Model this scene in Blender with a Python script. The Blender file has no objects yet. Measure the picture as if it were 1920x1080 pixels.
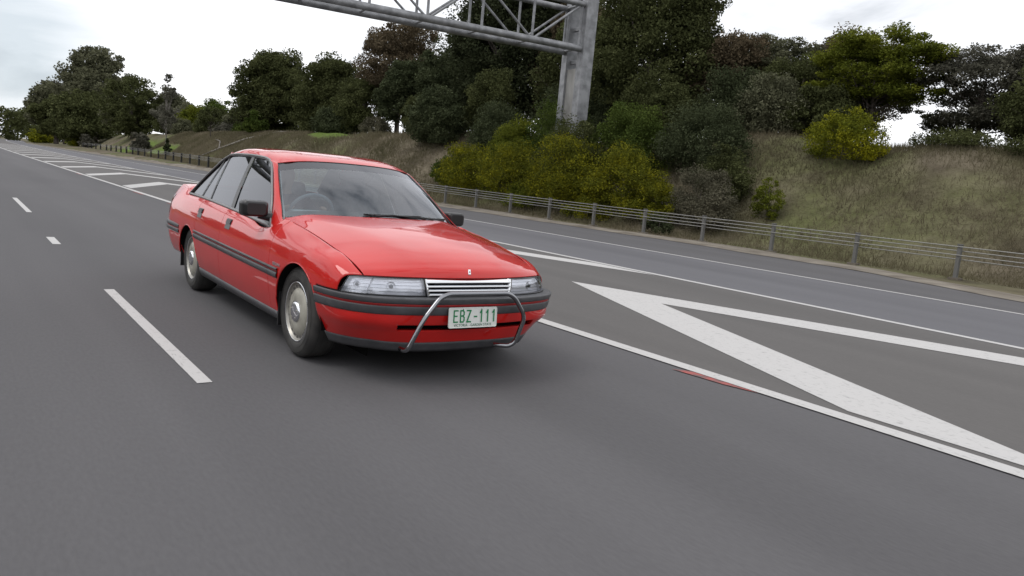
import bpy, bmesh, math, random
import numpy as np
from mathutils import Vector, Matrix

# ------------------------------------------------------------------ camera, sky, light
sc = bpy.context.scene
COL = sc.collection
CAM = np.array([4.9416, -2.7385, 1.3076])
cam_d = bpy.data.cameras.new("camera"); cam = bpy.data.objects.new("camera", cam_d); COL.objects.link(cam)
yaw, pitch, roll = 2.49332, -0.13680, 0.09295
cf = Vector((math.cos(yaw)*math.cos(pitch), math.sin(yaw)*math.cos(pitch), math.sin(pitch)))
cr = cf.cross(Vector((0, 0, 1))).normalized(); cu = cr.cross(cf)
r2 = math.cos(roll)*cr + math.sin(roll)*cu; u2 = -math.sin(roll)*cr + math.cos(roll)*cu
M = Matrix((r2, u2, -cf)).transposed().to_4x4(); M.translation = Vector(CAM)
cam.matrix_world = M
cam_d.sensor_width = 36.0; cam_d.lens = 1419.75/1920*36.0
cam_d.clip_start = 0.1; cam_d.clip_end = 5000
sc.camera = cam
sc.view_settings.view_transform = 'Standard'; sc.view_settings.look = 'None'
sc.view_settings.exposure = 0.0; sc.view_settings.gamma = 1.0

SUN_EL, SUN_ROT = math.radians(58), math.radians(200)
world = bpy.data.worlds.new("World"); sc.world = world; world.use_nodes = True
nt = world.node_tree; nt.nodes.clear()
def N(t, typ, **k):
    n = t.nodes.new(typ)
    for a, b in k.items(): setattr(n, a, b)
    return n
out = N(nt, 'ShaderNodeOutputWorld'); mix = N(nt, 'ShaderNodeMixShader')
sky = N(nt, 'ShaderNodeTexSky', sky_type='NISHITA', sun_disc=False, sun_elevation=SUN_EL, sun_rotation=SUN_ROT)
bg1 = N(nt, 'ShaderNodeBackground'); bg1.inputs['Strength'].default_value = 0.09
bg2 = N(nt, 'ShaderNodeBackground'); bg2.inputs['Strength'].default_value = 1.0
tc = N(nt, 'ShaderNodeTexCoord'); mp = N(nt, 'ShaderNodeMapping'); mp.inputs['Scale'].default_value = (1.0, 1.0, 3.2)
mp.inputs['Rotation'].default_value = (0.15, 0.1, 0.4)
nz = N(nt, 'ShaderNodeTexNoise'); nz.inputs['Scale'].default_value = 2.3; nz.inputs['Detail'].default_value = 7; nz.inputs['Roughness'].default_value = 0.55
nz.inputs['Distortion'].default_value = 0.4
rmp = N(nt, 'ShaderNodeValToRGB')
rmp.color_ramp.elements[0].position = 0.30; rmp.color_ramp.elements[0].color = (0.46, 0.50, 0.56, 1)
rmp.color_ramp.elements[1].position = 0.52; rmp.color_ramp.elements[1].color = (1.42, 1.42, 1.45, 1)
e = rmp.color_ramp.elements.new(0.40); e.color = (1.10, 1.12, 1.16, 1)
nt.links.new(tc.outputs['Generated'], mp.inputs['Vector']); nt.links.new(mp.outputs[0], nz.inputs['Vector'])
nt.links.new(nz.outputs['Fac'], rmp.inputs[0]); # a grey blue bank of cloud low in the sky over the far end of the road
gm_ = N(nt, 'ShaderNodeNewGeometry'); dt = N(nt, 'ShaderNodeVectorMath', operation='DOT_PRODUCT'); dt.inputs[1].default_value = (-0.9945, 0.035, 0.098)
nrm_ = N(nt, 'ShaderNodeVectorMath', operation='NORMALIZE'); nt.links.new(tc.outputs['Generated'], nrm_.inputs[0]); nt.links.new(nrm_.outputs[0], dt.inputs[0])
n3 = N(nt, 'ShaderNodeTexNoise'); n3.inputs['Scale'].default_value = 5.0; n3.inputs['Detail'].default_value = 5
mp3 = N(nt, 'ShaderNodeMapping'); mp3.inputs['Scale'].default_value = (1, 1, 5); nt.links.new(tc.outputs['Generated'], mp3.inputs[0]); nt.links.new(mp3.outputs[0], n3.inputs['Vector'])
ad3 = N(nt, 'ShaderNodeMath', operation='MULTIPLY_ADD'); ad3.inputs[1].default_value = .016; nt.links.new(n3.outputs['Fac'], ad3.inputs[0]); nt.links.new(dt.outputs['Value'], ad3.inputs[2])
r3 = N(nt, 'ShaderNodeValToRGB'); r3.color_ramp.elements[0].position = .990; r3.color_ramp.elements[0].color = (1, 1, 1, 1); r3.color_ramp.elements[1].position = 1.0
r3.color_ramp.elements[1].color = (.56, .61, .64, 1); 
sc3 = N(nt, 'ShaderNodeMath', operation='MULTIPLY_ADD'); sc3.inputs[1].default_value = 1.0; sc3.inputs[2].default_value = -.008; nt.links.new(ad3.outputs[0], sc3.inputs[0]); nt.links.new(sc3.outputs[0], r3.inputs[0])
ml3 = N(nt, 'ShaderNodeVectorMath', operation='MULTIPLY'); nt.links.new(rmp.outputs[0], ml3.inputs[0]); nt.links.new(r3.outputs[0], ml3.inputs[1])
nt.links.new(ml3.outputs[0], bg2.inputs['Color'])
nt.links.new(sky.outputs[0], bg1.inputs['Color'])
mix.inputs[0].default_value = 0.88
nt.links.new(bg1.outputs[0], mix.inputs[1]); nt.links.new(bg2.outputs[0], mix.inputs[2]); nt.links.new(mix.outputs[0], out.inputs[0])

sun_d = bpy.data.lights.new("sun", 'SUN'); sun = bpy.data.objects.new("sun", sun_d); COL.objects.link(sun)
sun_d.energy = 0.9; sun_d.angle = math.radians(25); sun_d.color = (1.0, 0.97, 0.93)
sd = Vector((math.sin(SUN_ROT)*math.cos(SUN_EL), math.cos(SUN_ROT)*math.cos(SUN_EL), math.sin(SUN_EL)))
sun.rotation_euler = sd.to_track_quat('Z', 'Y').to_euler(); sun.location = (0, -10, 30)
sc.cycles.max_bounces = 10; sc.cycles.transparent_max_bounces = 16

# ------------------------------------------------------------------ helpers
rng = np.random.default_rng(7)
def link(o, parent=None):
    COL.objects.link(o)
    if parent is not None: o.parent = parent
    return o
def tag(o, label=None, cat=None, group=None, kind=None):
    if label: o['label'] = label
    if cat: o['category'] = cat
    if group: o['group'] = group
    if kind: o['kind'] = kind
    return o
def empty(name, loc=(0, 0, 0)):
    o = bpy.data.objects.new(name, None); o.location = loc; o.empty_display_size = 0.2
    return link(o)
def mesh_obj(name, verts, faces, mat, parent=None, smooth=True):
    me = bpy.data.meshes.new(name)
    me.from_pydata([tuple(map(float, v)) for v in verts], [], [tuple(int(i) for i in f) for f in faces])
    me.update()
    if mat is not None: me.materials.append(mat)
    if smooth: me.shade_smooth()
    return link(bpy.data.objects.new(name, me), parent)
class MB:
    """collects pieces that become one mesh object"""
    def __init__(s): s.v = []; s.f = []; s.m = []; s.mats = []
    def _mi(s, mat):
        if mat not in s.mats: s.mats.append(mat)
        return s.mats.index(mat)
    def add(s, V, F, mat):
        b = len(s.v); mi = s._mi(mat)
        s.v += [tuple(map(float, p)) for p in V]
        for f in F: s.f.append(tuple(int(i)+b for i in f)); s.m.append(mi)
        return s
    def box(s, c, d, mat, rz=0.0, taper=1.0):
        V = []
        for z in (-1, 1):
            k = 1.0 if z < 0 else taper
            for x, y in ((-1, -1), (1, -1), (1, 1), (-1, 1)):
                X, Y = x*d[0]/2*k, y*d[1]/2*k
                V.append((c[0]+X*math.cos(rz)-Y*math.sin(rz), c[1]+X*math.sin(rz)+Y*math.cos(rz), c[2]+z*d[2]/2))
        return s.add(V, [(3, 2, 1, 0), (4, 5, 6, 7), (0, 1, 5, 4), (1, 2, 6, 5), (2, 3, 7, 6), (3, 0, 4, 7)], mat)
    def tube(s, pts, rad, mat, n=10, cap=True):
        P = [Vector(p) for p in pts]; K = len(P)
        R = rad if hasattr(rad, '__len__') else [rad]*K
        V = []; up = None
        for i in range(K):
            t = (P[min(i+1, K-1)]-P[max(i-1, 0)]).normalized()
            if up is None:
                up = Vector((0, 0, 1)) if abs(t.z) < 0.9 else Vector((1, 0, 0))
            a = t.cross(up).normalized(); b = a.cross(t).normalized(); up = b
            for k in range(n):
                w = 2*math.pi*k/n
                V.append(P[i]+R[i]*(math.cos(w)*a+math.sin(w)*b))
        F = [(i*n+k, i*n+(k+1) % n, (i+1)*n+(k+1) % n, (i+1)*n+k) for i in range(K-1) for k in range(n)]
        if cap: F += [tuple(range(n))[::-1], tuple((K-1)*n+k for k in range(n))]
        return s.add(V, F, mat)
    def grid(s, P, mat, mask=None, flip=False):
        nu, nv = P.shape[:2]; F = []
        for i in range(nu-1):
            for j in range(nv-1):
                if mask is not None and not mask[i, j]: continue
                q = (i*nv+j, (i+1)*nv+j, (i+1)*nv+j+1, i*nv+j+1)
                F.append(q[::-1] if flip else q)
        return s.add(P.reshape(-1, 3), F, mat)
    def lathe(s, prof, mat, c=(0, 0, 0), axis='y', n=64):
        """prof: list of (radius, axial)"""
        V = []; K = len(prof)
        for r, a in prof:
            for k in range(n):
                w = 2*math.pi*k/n
                if axis == 'y': V.append((c[0]+r*math.cos(w), c[1]+a, c[2]+r*math.sin(w)))
                else: V.append((c[0]+r*math.cos(w), c[1]+r*math.sin(w), c[2]+a))
        F = [(i*n+k, i*n+(k+1) % n, (i+1)*n+(k+1) % n, (i+1)*n+k) for i in range(K-1) for k in range(n)]
        return s.add(V, F, mat)
    def build(s, name, parent=None, smooth=True, angle=None, clean=False):
        me = bpy.data.meshes.new(name); me.from_pydata(s.v, [], s.f); me.update()
        for m in s.mats: me.materials.append(m)
        me.polygons.foreach_set('material_index', s.m)
        if clean:
            bm = bmesh.new(); bm.from_mesh(me)
            bmesh.ops.remove_doubles(bm, verts=bm.verts, dist=1e-5)
            loose = [v for v in bm.verts if not v.link_faces]
            bmesh.ops.delete(bm, geom=loose, context='VERTS')
            bmesh.ops.recalc_face_normals(bm, faces=bm.faces); bm.to_mesh(me); bm.free()
        if smooth: me.shade_smooth()
        if angle is not None:
            me.set_sharp_from_angle(angle=math.radians(angle))
        return link(bpy.data.objects.new(name, me), parent)

def solid(o, th, off=-1.0):
    m = o.modifiers.new('solid', 'SOLIDIFY'); m.thickness = th; m.offset = off
    return o

# ------------------------------------------------------------------ materials
def mat(name, col, rough=0.5, metal=0.0, coat=0.0, spec=0.5, coat_rough=0.03):
    m = bpy.data.materials.new(name); m.use_nodes = True
    b = m.node_tree.nodes['Principled BSDF']
    b.inputs['Base Color'].default_value = (*col, 1); b.inputs['Roughness'].default_value = rough
    b.inputs['Metallic'].default_value = metal; b.inputs['Coat Weight'].default_value = coat
    b.inputs['Coat Roughness'].default_value = coat_rough; b.inputs['Specular IOR Level'].default_value = spec
    m['b'] = 1
    return m
def noisy(m, scale, c1, c2, lo=0.35, hi=0.65, detail=6, stretch=(1, 1, 1), bump=0.0, bscale=None, dist=0.01, space='Object', rough=None):
    t = m.node_tree; b = t.nodes['Principled BSDF']
    tc = N(t, 'ShaderNodeTexCoord'); mp = N(t, 'ShaderNodeMapping'); mp.inputs['Scale'].default_value = stretch
    nz = N(t, 'ShaderNodeTexNoise'); nz.inputs['Scale'].default_value = scale; nz.inputs['Detail'].default_value = detail
    r = N(t, 'ShaderNodeValToRGB'); r.color_ramp.elements[0].position = lo; r.color_ramp.elements[1].position = hi
    r.color_ramp.elements[0].color = (*c1, 1); r.color_ramp.elements[1].color = (*c2, 1)
    t.links.new(tc.outputs[space], mp.inputs[0]); t.links.new(mp.outputs[0], nz.inputs['Vector'])
    t.links.new(nz.outputs['Fac'], r.inputs[0]); t.links.new(r.outputs[0], b.inputs['Base Color'])
    if bump:
        n2 = N(t, 'ShaderNodeTexNoise'); n2.inputs['Scale'].default_value = bscale or scale*4; n2.inputs['Detail'].default_value = 4
        bp = N(t, 'ShaderNodeBump'); bp.inputs['Strength'].default_value = bump; bp.inputs['Distance'].default_value = dist
        t.links.new(mp.outputs[0], n2.inputs['Vector']); t.links.new(n2.outputs['Fac'], bp.inputs['Height']); t.links.new(bp.outputs[0], b.inputs['Normal'])
    return m, r

def asphalt(name, c1, c2, grain=1.0):
    m = mat(name, c1, 0.85, spec=0.35); t = m.node_tree; b = t.nodes['Principled BSDF']
    tc = N(t, 'ShaderNodeTexCoord')
    mp = N(t, 'ShaderNodeMapping'); mp.inputs['Scale'].default_value = (0.03, 0.9, 1)
    big = N(t, 'ShaderNodeTexNoise'); big.inputs['Scale'].default_value = 1.0; big.inputs['Detail'].default_value = 5
    mp2 = N(t, 'ShaderNodeMapping'); mp2.inputs['Scale'].default_value = (0.35, 1, 1)
    fine = N(t, 'ShaderNodeTexNoise'); fine.inputs['Scale'].default_value = 55; fine.inputs['Detail'].default_value = 3
    mid = N(t, 'ShaderNodeTexNoise'); mid.inputs['Scale'].default_value = 0.5; mid.inputs['Detail'].default_value = 6
    for mm, nn in ((mp, big), (mp2, fine), (mp2, mid)):
        t.links.new(tc.outputs['Object'], mm.inputs[0]); t.links.new(mm.outputs[0], nn.inputs['Vector'])
    a1 = N(t, 'ShaderNodeMath', operation='MULTIPLY_ADD'); a1.inputs[1].default_value = 0.30; 
    t.links.new(fine.outputs['Fac'], a1.inputs[0])
    a2 = N(t, 'ShaderNodeMath', operation='MULTIPLY_ADD'); a2.inputs[1].default_value = 0.55; a2.inputs[2].default_value = 0.0
    t.links.new(big.outputs['Fac'], a2.inputs[0]); 
    a3 = N(t, 'ShaderNodeMath', operation='MULTIPLY_ADD'); a3.inputs[1].default_value = 0.25
    t.links.new(mid.outputs['Fac'], a3.inputs[0]); t.links.new(a2.outputs[0], a3.inputs[2]); t.links.new(a3.outputs[0], a1.inputs[2])
    r = N(t, 'ShaderNodeValToRGB'); r.color_ramp.elements[0].position = 0.30; r.color_ramp.elements[1].position = 0.70
    r.color_ramp.elements[0].color = (*c1, 1); r.color_ramp.elements[1].color = (*c2, 1)
    t.links.new(a1.outputs[0], r.inputs[0]); t.links.new(r.outputs[0], b.inputs['Base Color'])
    bp = N(t, 'ShaderNodeBump'); bp.inputs['Strength'].default_value = 0.22*grain; bp.inputs['Distance'].default_value = 0.006
    t.links.new(fine.outputs['Fac'], bp.inputs['Height']); t.links.new(bp.outputs[0], b.inputs['Normal'])
    return m

M_PAINT = mat('red_paint', (0.58, 0.016, 0.012), 0.5, coat=1.0, coat_rough=0.03, spec=0.15)
noisy(M_PAINT, 3.0, (0.52, 0.010, 0.007), (0.57, 0.012, 0.009), detail=3); M_PAINT.node_tree.nodes['Principled BSDF'].inputs['Coat IOR'].default_value = 1.5
M_BLACK = mat('black_plastic', (0.014, 0.014, 0.015), 0.32)
M_DARK = mat('dark_void', (0.006, 0.006, 0.006), 0.9, spec=0.1)
M_GREY = mat('grey_bumper_plastic', (0.060, 0.061, 0.065), 0.50)
noisy(M_GREY, 14, (0.052, 0.053, 0.057), (0.072, 0.072, 0.077), bump=0.15, bscale=220, dist=0.001)
M_TRIM = mat('grey_window_trim', (0.20, 0.20, 0.20), 0.35, metal=0.6)
M_CHROME = mat('chrome', (0.82, 0.83, 0.85), 0.09, metal=1.0)
M_BARM = mat('bar_metal', (0.27, 0.275, 0.29), 0.14, metal=1.0)
M_TYRE = mat('tyre_rubber', (0.022, 0.021, 0.020), 0.72)
noisy(M_TYRE, 9, (0.028, 0.027, 0.026), (0.055, 0.052, 0.048), bump=0.1, dist=0.002)
M_RIM = mat('rim_silver', (0.36, 0.345, 0.31), 0.4, metal=0.7)
M_CAP = mat('hubcap_beige', (0.52, 0.50, 0.43), 0.42, metal=0.25)
noisy(M_CAP, 12, (0.34, 0.325, 0.275), (0.47, 0.455, 0.39))
M_PLATE = mat('plate_white', (0.74, 0.76, 0.72), 0.35)
M_GREEN = mat('plate_green', (0.01, 0.20, 0.07), 0.4)
M_INT = mat('interior_grey', (0.15, 0.16, 0.18), 0.8)
noisy(M_INT, 30, (0.14, 0.15, 0.17), (0.18, 0.19, 0.21))
M_DASH = mat('dashboard_grey', (0.26, 0.29, 0.30), 0.7)
M_TAIL = mat('tail_lamp_red', (0.30, 0.008, 0.008), 0.12, coat=1.0)
M_PIN = mat('red_pinstripe', (0.45, 0.02, 0.02), 0.4)

def glass(name, tint, refl=0.10):
    m = bpy.data.materials.new(name); m.use_nodes = True; t = m.node_tree; t.nodes.clear()
    o = N(t, 'ShaderNodeOutputMaterial'); mx = N(t, 'ShaderNodeMixShader'); tr = N(t, 'ShaderNodeBsdfTransparent'); gl = N(t, 'ShaderNodeBsdfGlossy')
    tr.inputs[0].default_value = (*tint, 1); gl.inputs['Roughness'].default_value = 0.015; gl.inputs[0].default_value = (0.93, 0.95, 1.0, 1)
    lw = N(t, 'ShaderNodeLayerWeight'); lw.inputs[0].default_value = .5
    fr = N(t, 'ShaderNodeMath', operation='POWER'); fr.inputs[1].default_value = 4.0; t.links.new(lw.outputs['Facing'], fr.inputs[0])
    ad = N(t, 'ShaderNodeMath', operation='MULTIPLY_ADD', use_clamp=True); ad.inputs[1].default_value = .95; ad.inputs[2].default_value = .045+refl
    t.links.new(fr.outputs[0], ad.inputs[0]); t.links.new(ad.outputs[0], mx.inputs[0])
    t.links.new(tr.outputs[0], mx.inputs[1]); t.links.new(gl.outputs[0], mx.inputs[2]); t.links.new(mx.outputs[0], o.inputs[0])
    return m
M_SCREEN = glass('windscreen_glass', (0.62, 0.74, 0.76), 0.085)
M_BAND = glass('windscreen_tint_band', (0.10, 0.10, 0.16), 0.04)
M_SIDE = glass('tinted_side_glass', (0.10, 0.11, 0.11), -0.04)
M_REAR = glass('rear_glass', (0.75, 0.82, 0.80), 0.02)
M_LENS = glass('lamp_lens_glass', (0.92, 0.93, 0.96), 0.10)
# ------------------------------------------------------------------ the car
def spl(P, knots=None):
    """Hermite spline through K rows of P (K, ..., 3); returns f(t) for t in 'row units' (t=k hits row k)"""
    P = np.asarray(P, float); K = len(P)
    d = np.sqrt(((P[1:]-P[:-1])**2).sum(-1)).reshape(K-1, -1).mean(1)
    u = np.concatenate([[0], np.cumsum(np.maximum(d, 1e-6))])
    h = np.diff(u); sh = (slice(None),)+(None,)*(P.ndim-1)
    sl = (P[1:]-P[:-1])/h[sh]; T = np.zeros_like(P)
    if K > 2:
        w0, w1 = h[1:][sh], h[:-1][sh]
        T[1:-1] = (sl[:-1]*w0+sl[1:]*w1)/(w0+w1)
        T[0] = 1.5*sl[0]-0.5*T[1]; T[-1] = 1.5*sl[-1]-0.5*T[-2]
    else: T[:] = sl[0]
    def f(t):
        t = np.clip(np.atleast_1d(np.asarray(t, float)), 0, K-1); i = np.minimum(t.astype(int), K-2); s = (t-i)
        H = h[i]; s = s[sh]; H = H[sh]
        return ((2*s**3-3*s**2+1)*P[i]+(s**3-2*s**2+s)*H*T[i]+(-2*s**3+3*s**2)*P[i+1]+(s**3-s**2)*H*T[i+1])
    return f
def net(P, us, vs):
    """P (K,M,3) control net, passes through points"""
    A = spl(np.asarray(P, float))(us)
    return np.swapaxes(spl(np.swapaxes(A, 0, 1))(vs), 0, 1)
def lin(n, K): return np.linspace(0, K-1, n)
def mir(P):
    Q = P.copy(); Q[..., 1] *= -1; return Q
def both(half):
    """half: (K, M, 3) with column 0 on the centre line -> full width net"""
    half = np.asarray(half, float)
    return np.concatenate([mir(half[:, :0:-1]), half], 1)

car = empty('red_sedan', (-1.4, 0, 0))
tag(car, 'red four door sedan with chrome nudge bar driving on the grey road', 'car')
CO = Vector((1.4, 0, 0))
def cpart(mb, name, parent=None, **k):
    o = mb.build(name, parent if parent is not None else car, **k)
    if parent is None: o.location = CO
    return o
ZR = lambda x, a, b: a+(b-a)*min(max((-x)/3.0, 0), 1)
def colm(x, ys, zs): return [(x, y, z) for y, z in zip(ys, zs)]
S = [
 [(.60, .79, .25), (.61, .81, .36), (.62, .82, .46), (.618, .812, .562), (.624, .804, .605), (.632, .788, .638), (.652, .756, .660), (.714, .692, .668)],
 colm(.52, (.805, .83, .845, .842, .832, .808, .775, .706), (.25, .36, .46, .562, .638, .693, .722, .744)),
 colm(.30, (.835, .855, .868, .868, .860, .840, .796, .722), (.25, .36, .46, .564, .655, .722, .762, .790)),
 colm(.00, (.845, .868, .882, .884, .876, .855, .806, .735), (.25, .36, .46, .566, .665, .745, .796, .842)),
 colm(-.30, (.850, .875, .888, .891, .884, .862, .814, .741), (.25, .36, .46, .569, .672, .762, .826, .879)),
 colm(-.52, (.851, .877, .890, .893, .886, .866, .826, .752), (.25, .36, .46, .571, .675, .765, .832, .895)),
 colm(-.66, (.852, .878, .891, .894, .888, .874, .850, .803), (.252, .36, .46, .572, .668, .735, .790, .829)),
 colm(-1.13, (.853, .879, .892, .895, .889, .873, .845, .799), (.256, .36, .46, .577, .672, .750, .812, .852)),
 colm(-1.65, (.853, .879, .892, .895, .889, .871, .842, .790), (.262, .36, .465, .583, .680, .765, .833, .875)),
 colm(-2.36, (.853, .879, .890, .893, .887, .869, .836, .780), (.27, .37, .47, .590, .690, .780, .855, .899)),
 colm(-2.73, (.851, .877, .888, .891, .885, .867, .832, .776), (.27, .37, .475, .594, .694, .785, .862, .907)),
 colm(-3.10, (.846, .872, .883, .887, .880, .861, .824, .766), (.27, .37, .475, .598, .694, .790, .868, .917)),
 colm(-3.30, (.838, .865, .877, .881, .873, .852, .810, .742), (.27, .37, .475, .600, .694, .795, .882, .948)),
 colm(-3.60, (.800, .840, .858, .862, .855, .832, .782, .708), (.27, .37, .475, .600, .694, .798, .890, .972)),
 colm(-3.77, (.740, .780, .812, .816, .811, .790, .748, .692), (.27, .37, .475, .600, .694, .798, .892, .974)),
 colm(-3.86, (.660, .705, .735, .738, .733, .715, .688, .650), (.27, .37, .475, .600, .694, .798, .892, .973)),
 [(-3.90, .40, z) for z in (.27, .37, .475, .600, .694, .798, .892)]+[(-3.885, .40, .976)],
 [(-3.91, .0, z) for z in (.27, .37, .475, .600, .694, .798, .892)]+[(-3.89, .0, .978)],
]
S = np.array(S)
GAPS = [-.400, -1.650, -2.445]
fS = spl(S); ut = np.linspace(0, len(S)-1, 3000); xs_ = fS(ut)[:, 3, 0]
def u_of_x(x): return float(np.interp(-x, -xs_, ut))
us = list(np.interp(np.linspace(0, 1, 400), np.linspace(0, 1, 400), np.interp(np.linspace(-.618, 3.905, 400), -xs_, ut)))
us = [u for u in us if not any(abs(np.interp(u, ut, xs_)-g) < .008 for g in GAPS)]
for g in GAPS: us += [u_of_x(g+.003), u_of_x(g-.003), u_of_x(g+.006), u_of_x(g-.006)]
us += [0.0, float(len(S)-1)]+list(np.linspace(15, 17, 30)); us = np.array(sorted(set(us)))
vs = np.array(sorted(set(list(np.linspace(0, 7, 71)))))
G0 = net(S, us, vs)                                    # side skin, y > 0
AR = [(.085, .300, .352), (-2.725, .285, .345)]
def surf_y(x, z):
    c = net(S, [u_of_x(x)], np.linspace(0, 7, 60))[0]
    return float(np.interp(z, c[:, 2], c[:, 1]))
cx = (G0[:-1, :-1]+G0[1:, 1:])/2
inarch = np.zeros(cx.shape[:2], bool)
for ax, az, ar in AR: inarch |= np.hypot(cx[..., 0]-ax, cx[..., 2]-az) < ar
inarch |= (np.abs(cx[..., 0]-AR[0][0]) < AR[0][2]) & (cx[..., 2] < AR[0][1])
inarch |= (np.abs(cx[..., 0]-AR[1][0]) < AR[1][2]) & (cx[..., 2] < AR[1][1])
vmid = (vs[:-1]+vs[1:])/2
cut = ((cx[..., 0] > .40) & (vmid[None, :] < 3)) | ((cx[..., 0] < -3.05) & (vmid[None, :] < 3))
keep = ~inarch & ~cut
G1 = G0.copy()                                         # snap the arch edge onto the circle
nu, nv = G0.shape[:2]
for i in range(nu):
    for j in range(nv):
        cells = [(a, b) for a in (i-1, i) for b in (j-1, j) if 0 <= a < nu-1 and 0 <= b < nv-1]
        if any(inarch[c] for c in cells) and any(keep[c] for c in cells):
            x, z = G0[i, j, 0], G0[i, j, 2]
            ax, az, ar = AR[0] if x > -1.4 else AR[1]
            if z > az:
                d = math.hypot(x-ax, z-az); G1[i, j, 0] = ax+(x-ax)*ar/d; G1[i, j, 2] = az+(z-az)*ar/d
            else: G1[i, j, 0] = ax+ar*(1 if x > ax else -1)
gcx = cx[:, :, 0]
gap = np.zeros_like(keep)
for g in GAPS: gap |= np.abs(gcx-g) < .0029
gap &= True
door_f = keep & (gcx < GAPS[0]) & (gcx > GAPS[1]) & ~gap
door_r = keep & (gcx < GAPS[1]) & (gcx > GAPS[2]) & ~gap
lamp_r = keep & (gcx < -3.60) & (cx[..., 2] > .665) & (cx[..., 2] < .875)
shell = keep & ~door_f & ~door_r & ~gap
body = MB()
for sgn in (1, -1):
    P = G1 if sgn > 0 else mir(G1)
    body.grid(P, M_PAINT, shell, flip=(sgn < 0))
# roof
def half_st(xs, ys, zs): return list(zip(xs, ys, zs))
ROOF = both([
 half_st((-1.025, -1.035, -1.072, -1.120, -1.20), (0, .25, .45, .568, .614), (1.343, 1.339, 1.326, 1.305, 1.288)),
 half_st((-1.12, -1.13, -1.17, -1.22, -1.30), (0, .25, .45, .566, .609), (1.372, 1.368, 1.354, 1.329, 1.303)),
 half_st((-1.35, -1.36, -1.38, -1.42, -1.45), (0, .25, .45, .563, .602), (1.403, 1.400, 1.388, 1.362, 1.334)),
 half_st((-1.8,)*5, (0, .25, .45, .565, .598), (1.420, 1.417, 1.406, 1.380, 1.346)),
 half_st((-2.2,)*5, (0, .25, .45, .565, .598), (1.420, 1.417, 1.405, 1.377, 1.343)),
 half_st((-2.44, -2.44, -2.43, -2.42, -2.40), (0, .25, .44, .55, .600), (1.402, 1.398, 1.384, 1.355, 1.330)),
 half_st((-2.62, -2.62, -2.60, -2.58, -2.56), (0, .25, .42, .515, .606), (1.370, 1.366, 1.350, 1.322, 1.262))])
RG = net(ROOF, lin(70, 7), lin(60, 9))
body.grid(RG, M_PAINT, flip=True)
# A and C pillars
A_a = [(-.500, .842, .775), (-.575, .826, .806), (-.655, .800, .852), (-.781, .742, .990), (-.98, .678, 1.145), (-1.13, .634, 1.245), (-1.235, .614, 1.294), (-1.34, .608, 1.314)]
A_b = [(-.500, .762, .884), (-.550, .753, .903), (-.640, .728, .960), (-.760, .700, 1.035), (-.90, .664, 1.130), (-1.05, .624, 1.230), (-1.135, .600, 1.287), (-1.22, .60, 1.300)]
C_a = [(-2.36, .600, 1.338), (-2.48, .612, 1.300), (-2.60, .640, 1.242), (-2.84, .698, 1.105), (-3.13, .765, .915), (-3.31, .742, .948)]
C_b = [(-2.50, .545, 1.352), (-2.58, .512, 1.330), (-2.74, .535, 1.255), (-2.96, .575, 1.140), (-3.22, .620, 1.000), (-3.30, .640, .990)]
def strip3(a, b, bulge):
    a, b = np.array(a), np.array(b); m = (a+b)/2; m[:, 1] += bulge; m[:, 2] += bulge*.55
    return np.stack([a, m, b], 1)
AG = net(strip3(A_a, A_b, .012), lin(56, 8), lin(9, 3)); CG = net(strip3(C_a, C_b, .016), lin(50, 6), lin(12, 3))
for g in (AG, CG):
    body.grid(g, M_PAINT); body.grid(mir(g), M_PAINT, flip=True)
# boot deck
DK = both([half_st((-3.285, -3.28, -3.27, -3.31), (0, .33, .62, .742), (1.004, 1.003, .996, .949)),
           half_st((-3.60,)*4, (0, .33, .60, .708), (1.000, .999, .992, .973)),
           half_st((-3.77,)*4, (0, .33, .58, .692), (.992, .991, .986, .975)),
           half_st((-3.885, -3.884, -3.87, -3.862), (0, .33, .56, .650), (.978, .978, .976, .974))])
body.grid(net(DK, lin(30, 4), lin(40, 7)), M_PAINT, flip=True)
bo = cpart(body, 'body', clean=True); solid(bo, .004)
# arch lips
for ax, az, ar in AR:
    for sgn in (1, -1):
        lip = MB()
        pts = []
        a0 = math.asin((.33-az)/ar) if ax < -1 else math.asin((.36-az)/ar)
        a_st = math.radians(50) if False else (a0 if ax < -1 else math.radians(48 if False else 46))
        for k in range(40):
            w = a_st+(math.pi-a0-a_st)*k/39
            x, z = ax+ar*math.cos(w), az+ar*math.sin(w)
            pts.append((x, sgn*(surf_y(x, z)-.003), z))
        lip.tube(pts, .005, M_PAINT, n=6)
        cpart(lip, 'wheel_arch_lip', bo).location = (0, 0, 0)
# doors and handles
seam = MB()
def door(name, mask, hx, lab):
    for sgn in (1, -1):
        mb = MB(); mb.grid(G1 if sgn > 0 else mir(G1), M_PAINT, mask, flip=(sgn < 0))
        d = cpart(mb, name, clean=True); solid(d, .012)
        h = MB(); y = surf_y(hx, .775)
        hy = sgn*y
        zc = ZR(hx, .735, .792)-.0+(.0)
        pts = lambda x, z, off: (x, sgn*(surf_y(x, z)+off), z)
        for dx0, dx1, z0, z1, off, m_ in ((-.065, .065, -.042, .042, .004, M_BLACK), (-.054, .054, .002, .035, .010, M_GREY)):
            V = [pts(hx+dx0, zc+z0, off), pts(hx+dx1, zc+z0, off), pts(hx+dx1, zc+z1, off), pts(hx+dx0, zc+z1, off)]
            V += [(p[0], p[1]-sgn*.02, p[2]) for p in V]
            h.add(V, [(0, 1, 2, 3), (0, 1, 5, 4), (1, 2, 6, 5), (2, 3, 7, 6), (3, 0, 4, 7)], m_)
        h.build('handle', d, smooth=False)
door('front_door', door_f, -1.465, '')
door('rear_door', door_r, -2.345, '')
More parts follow.
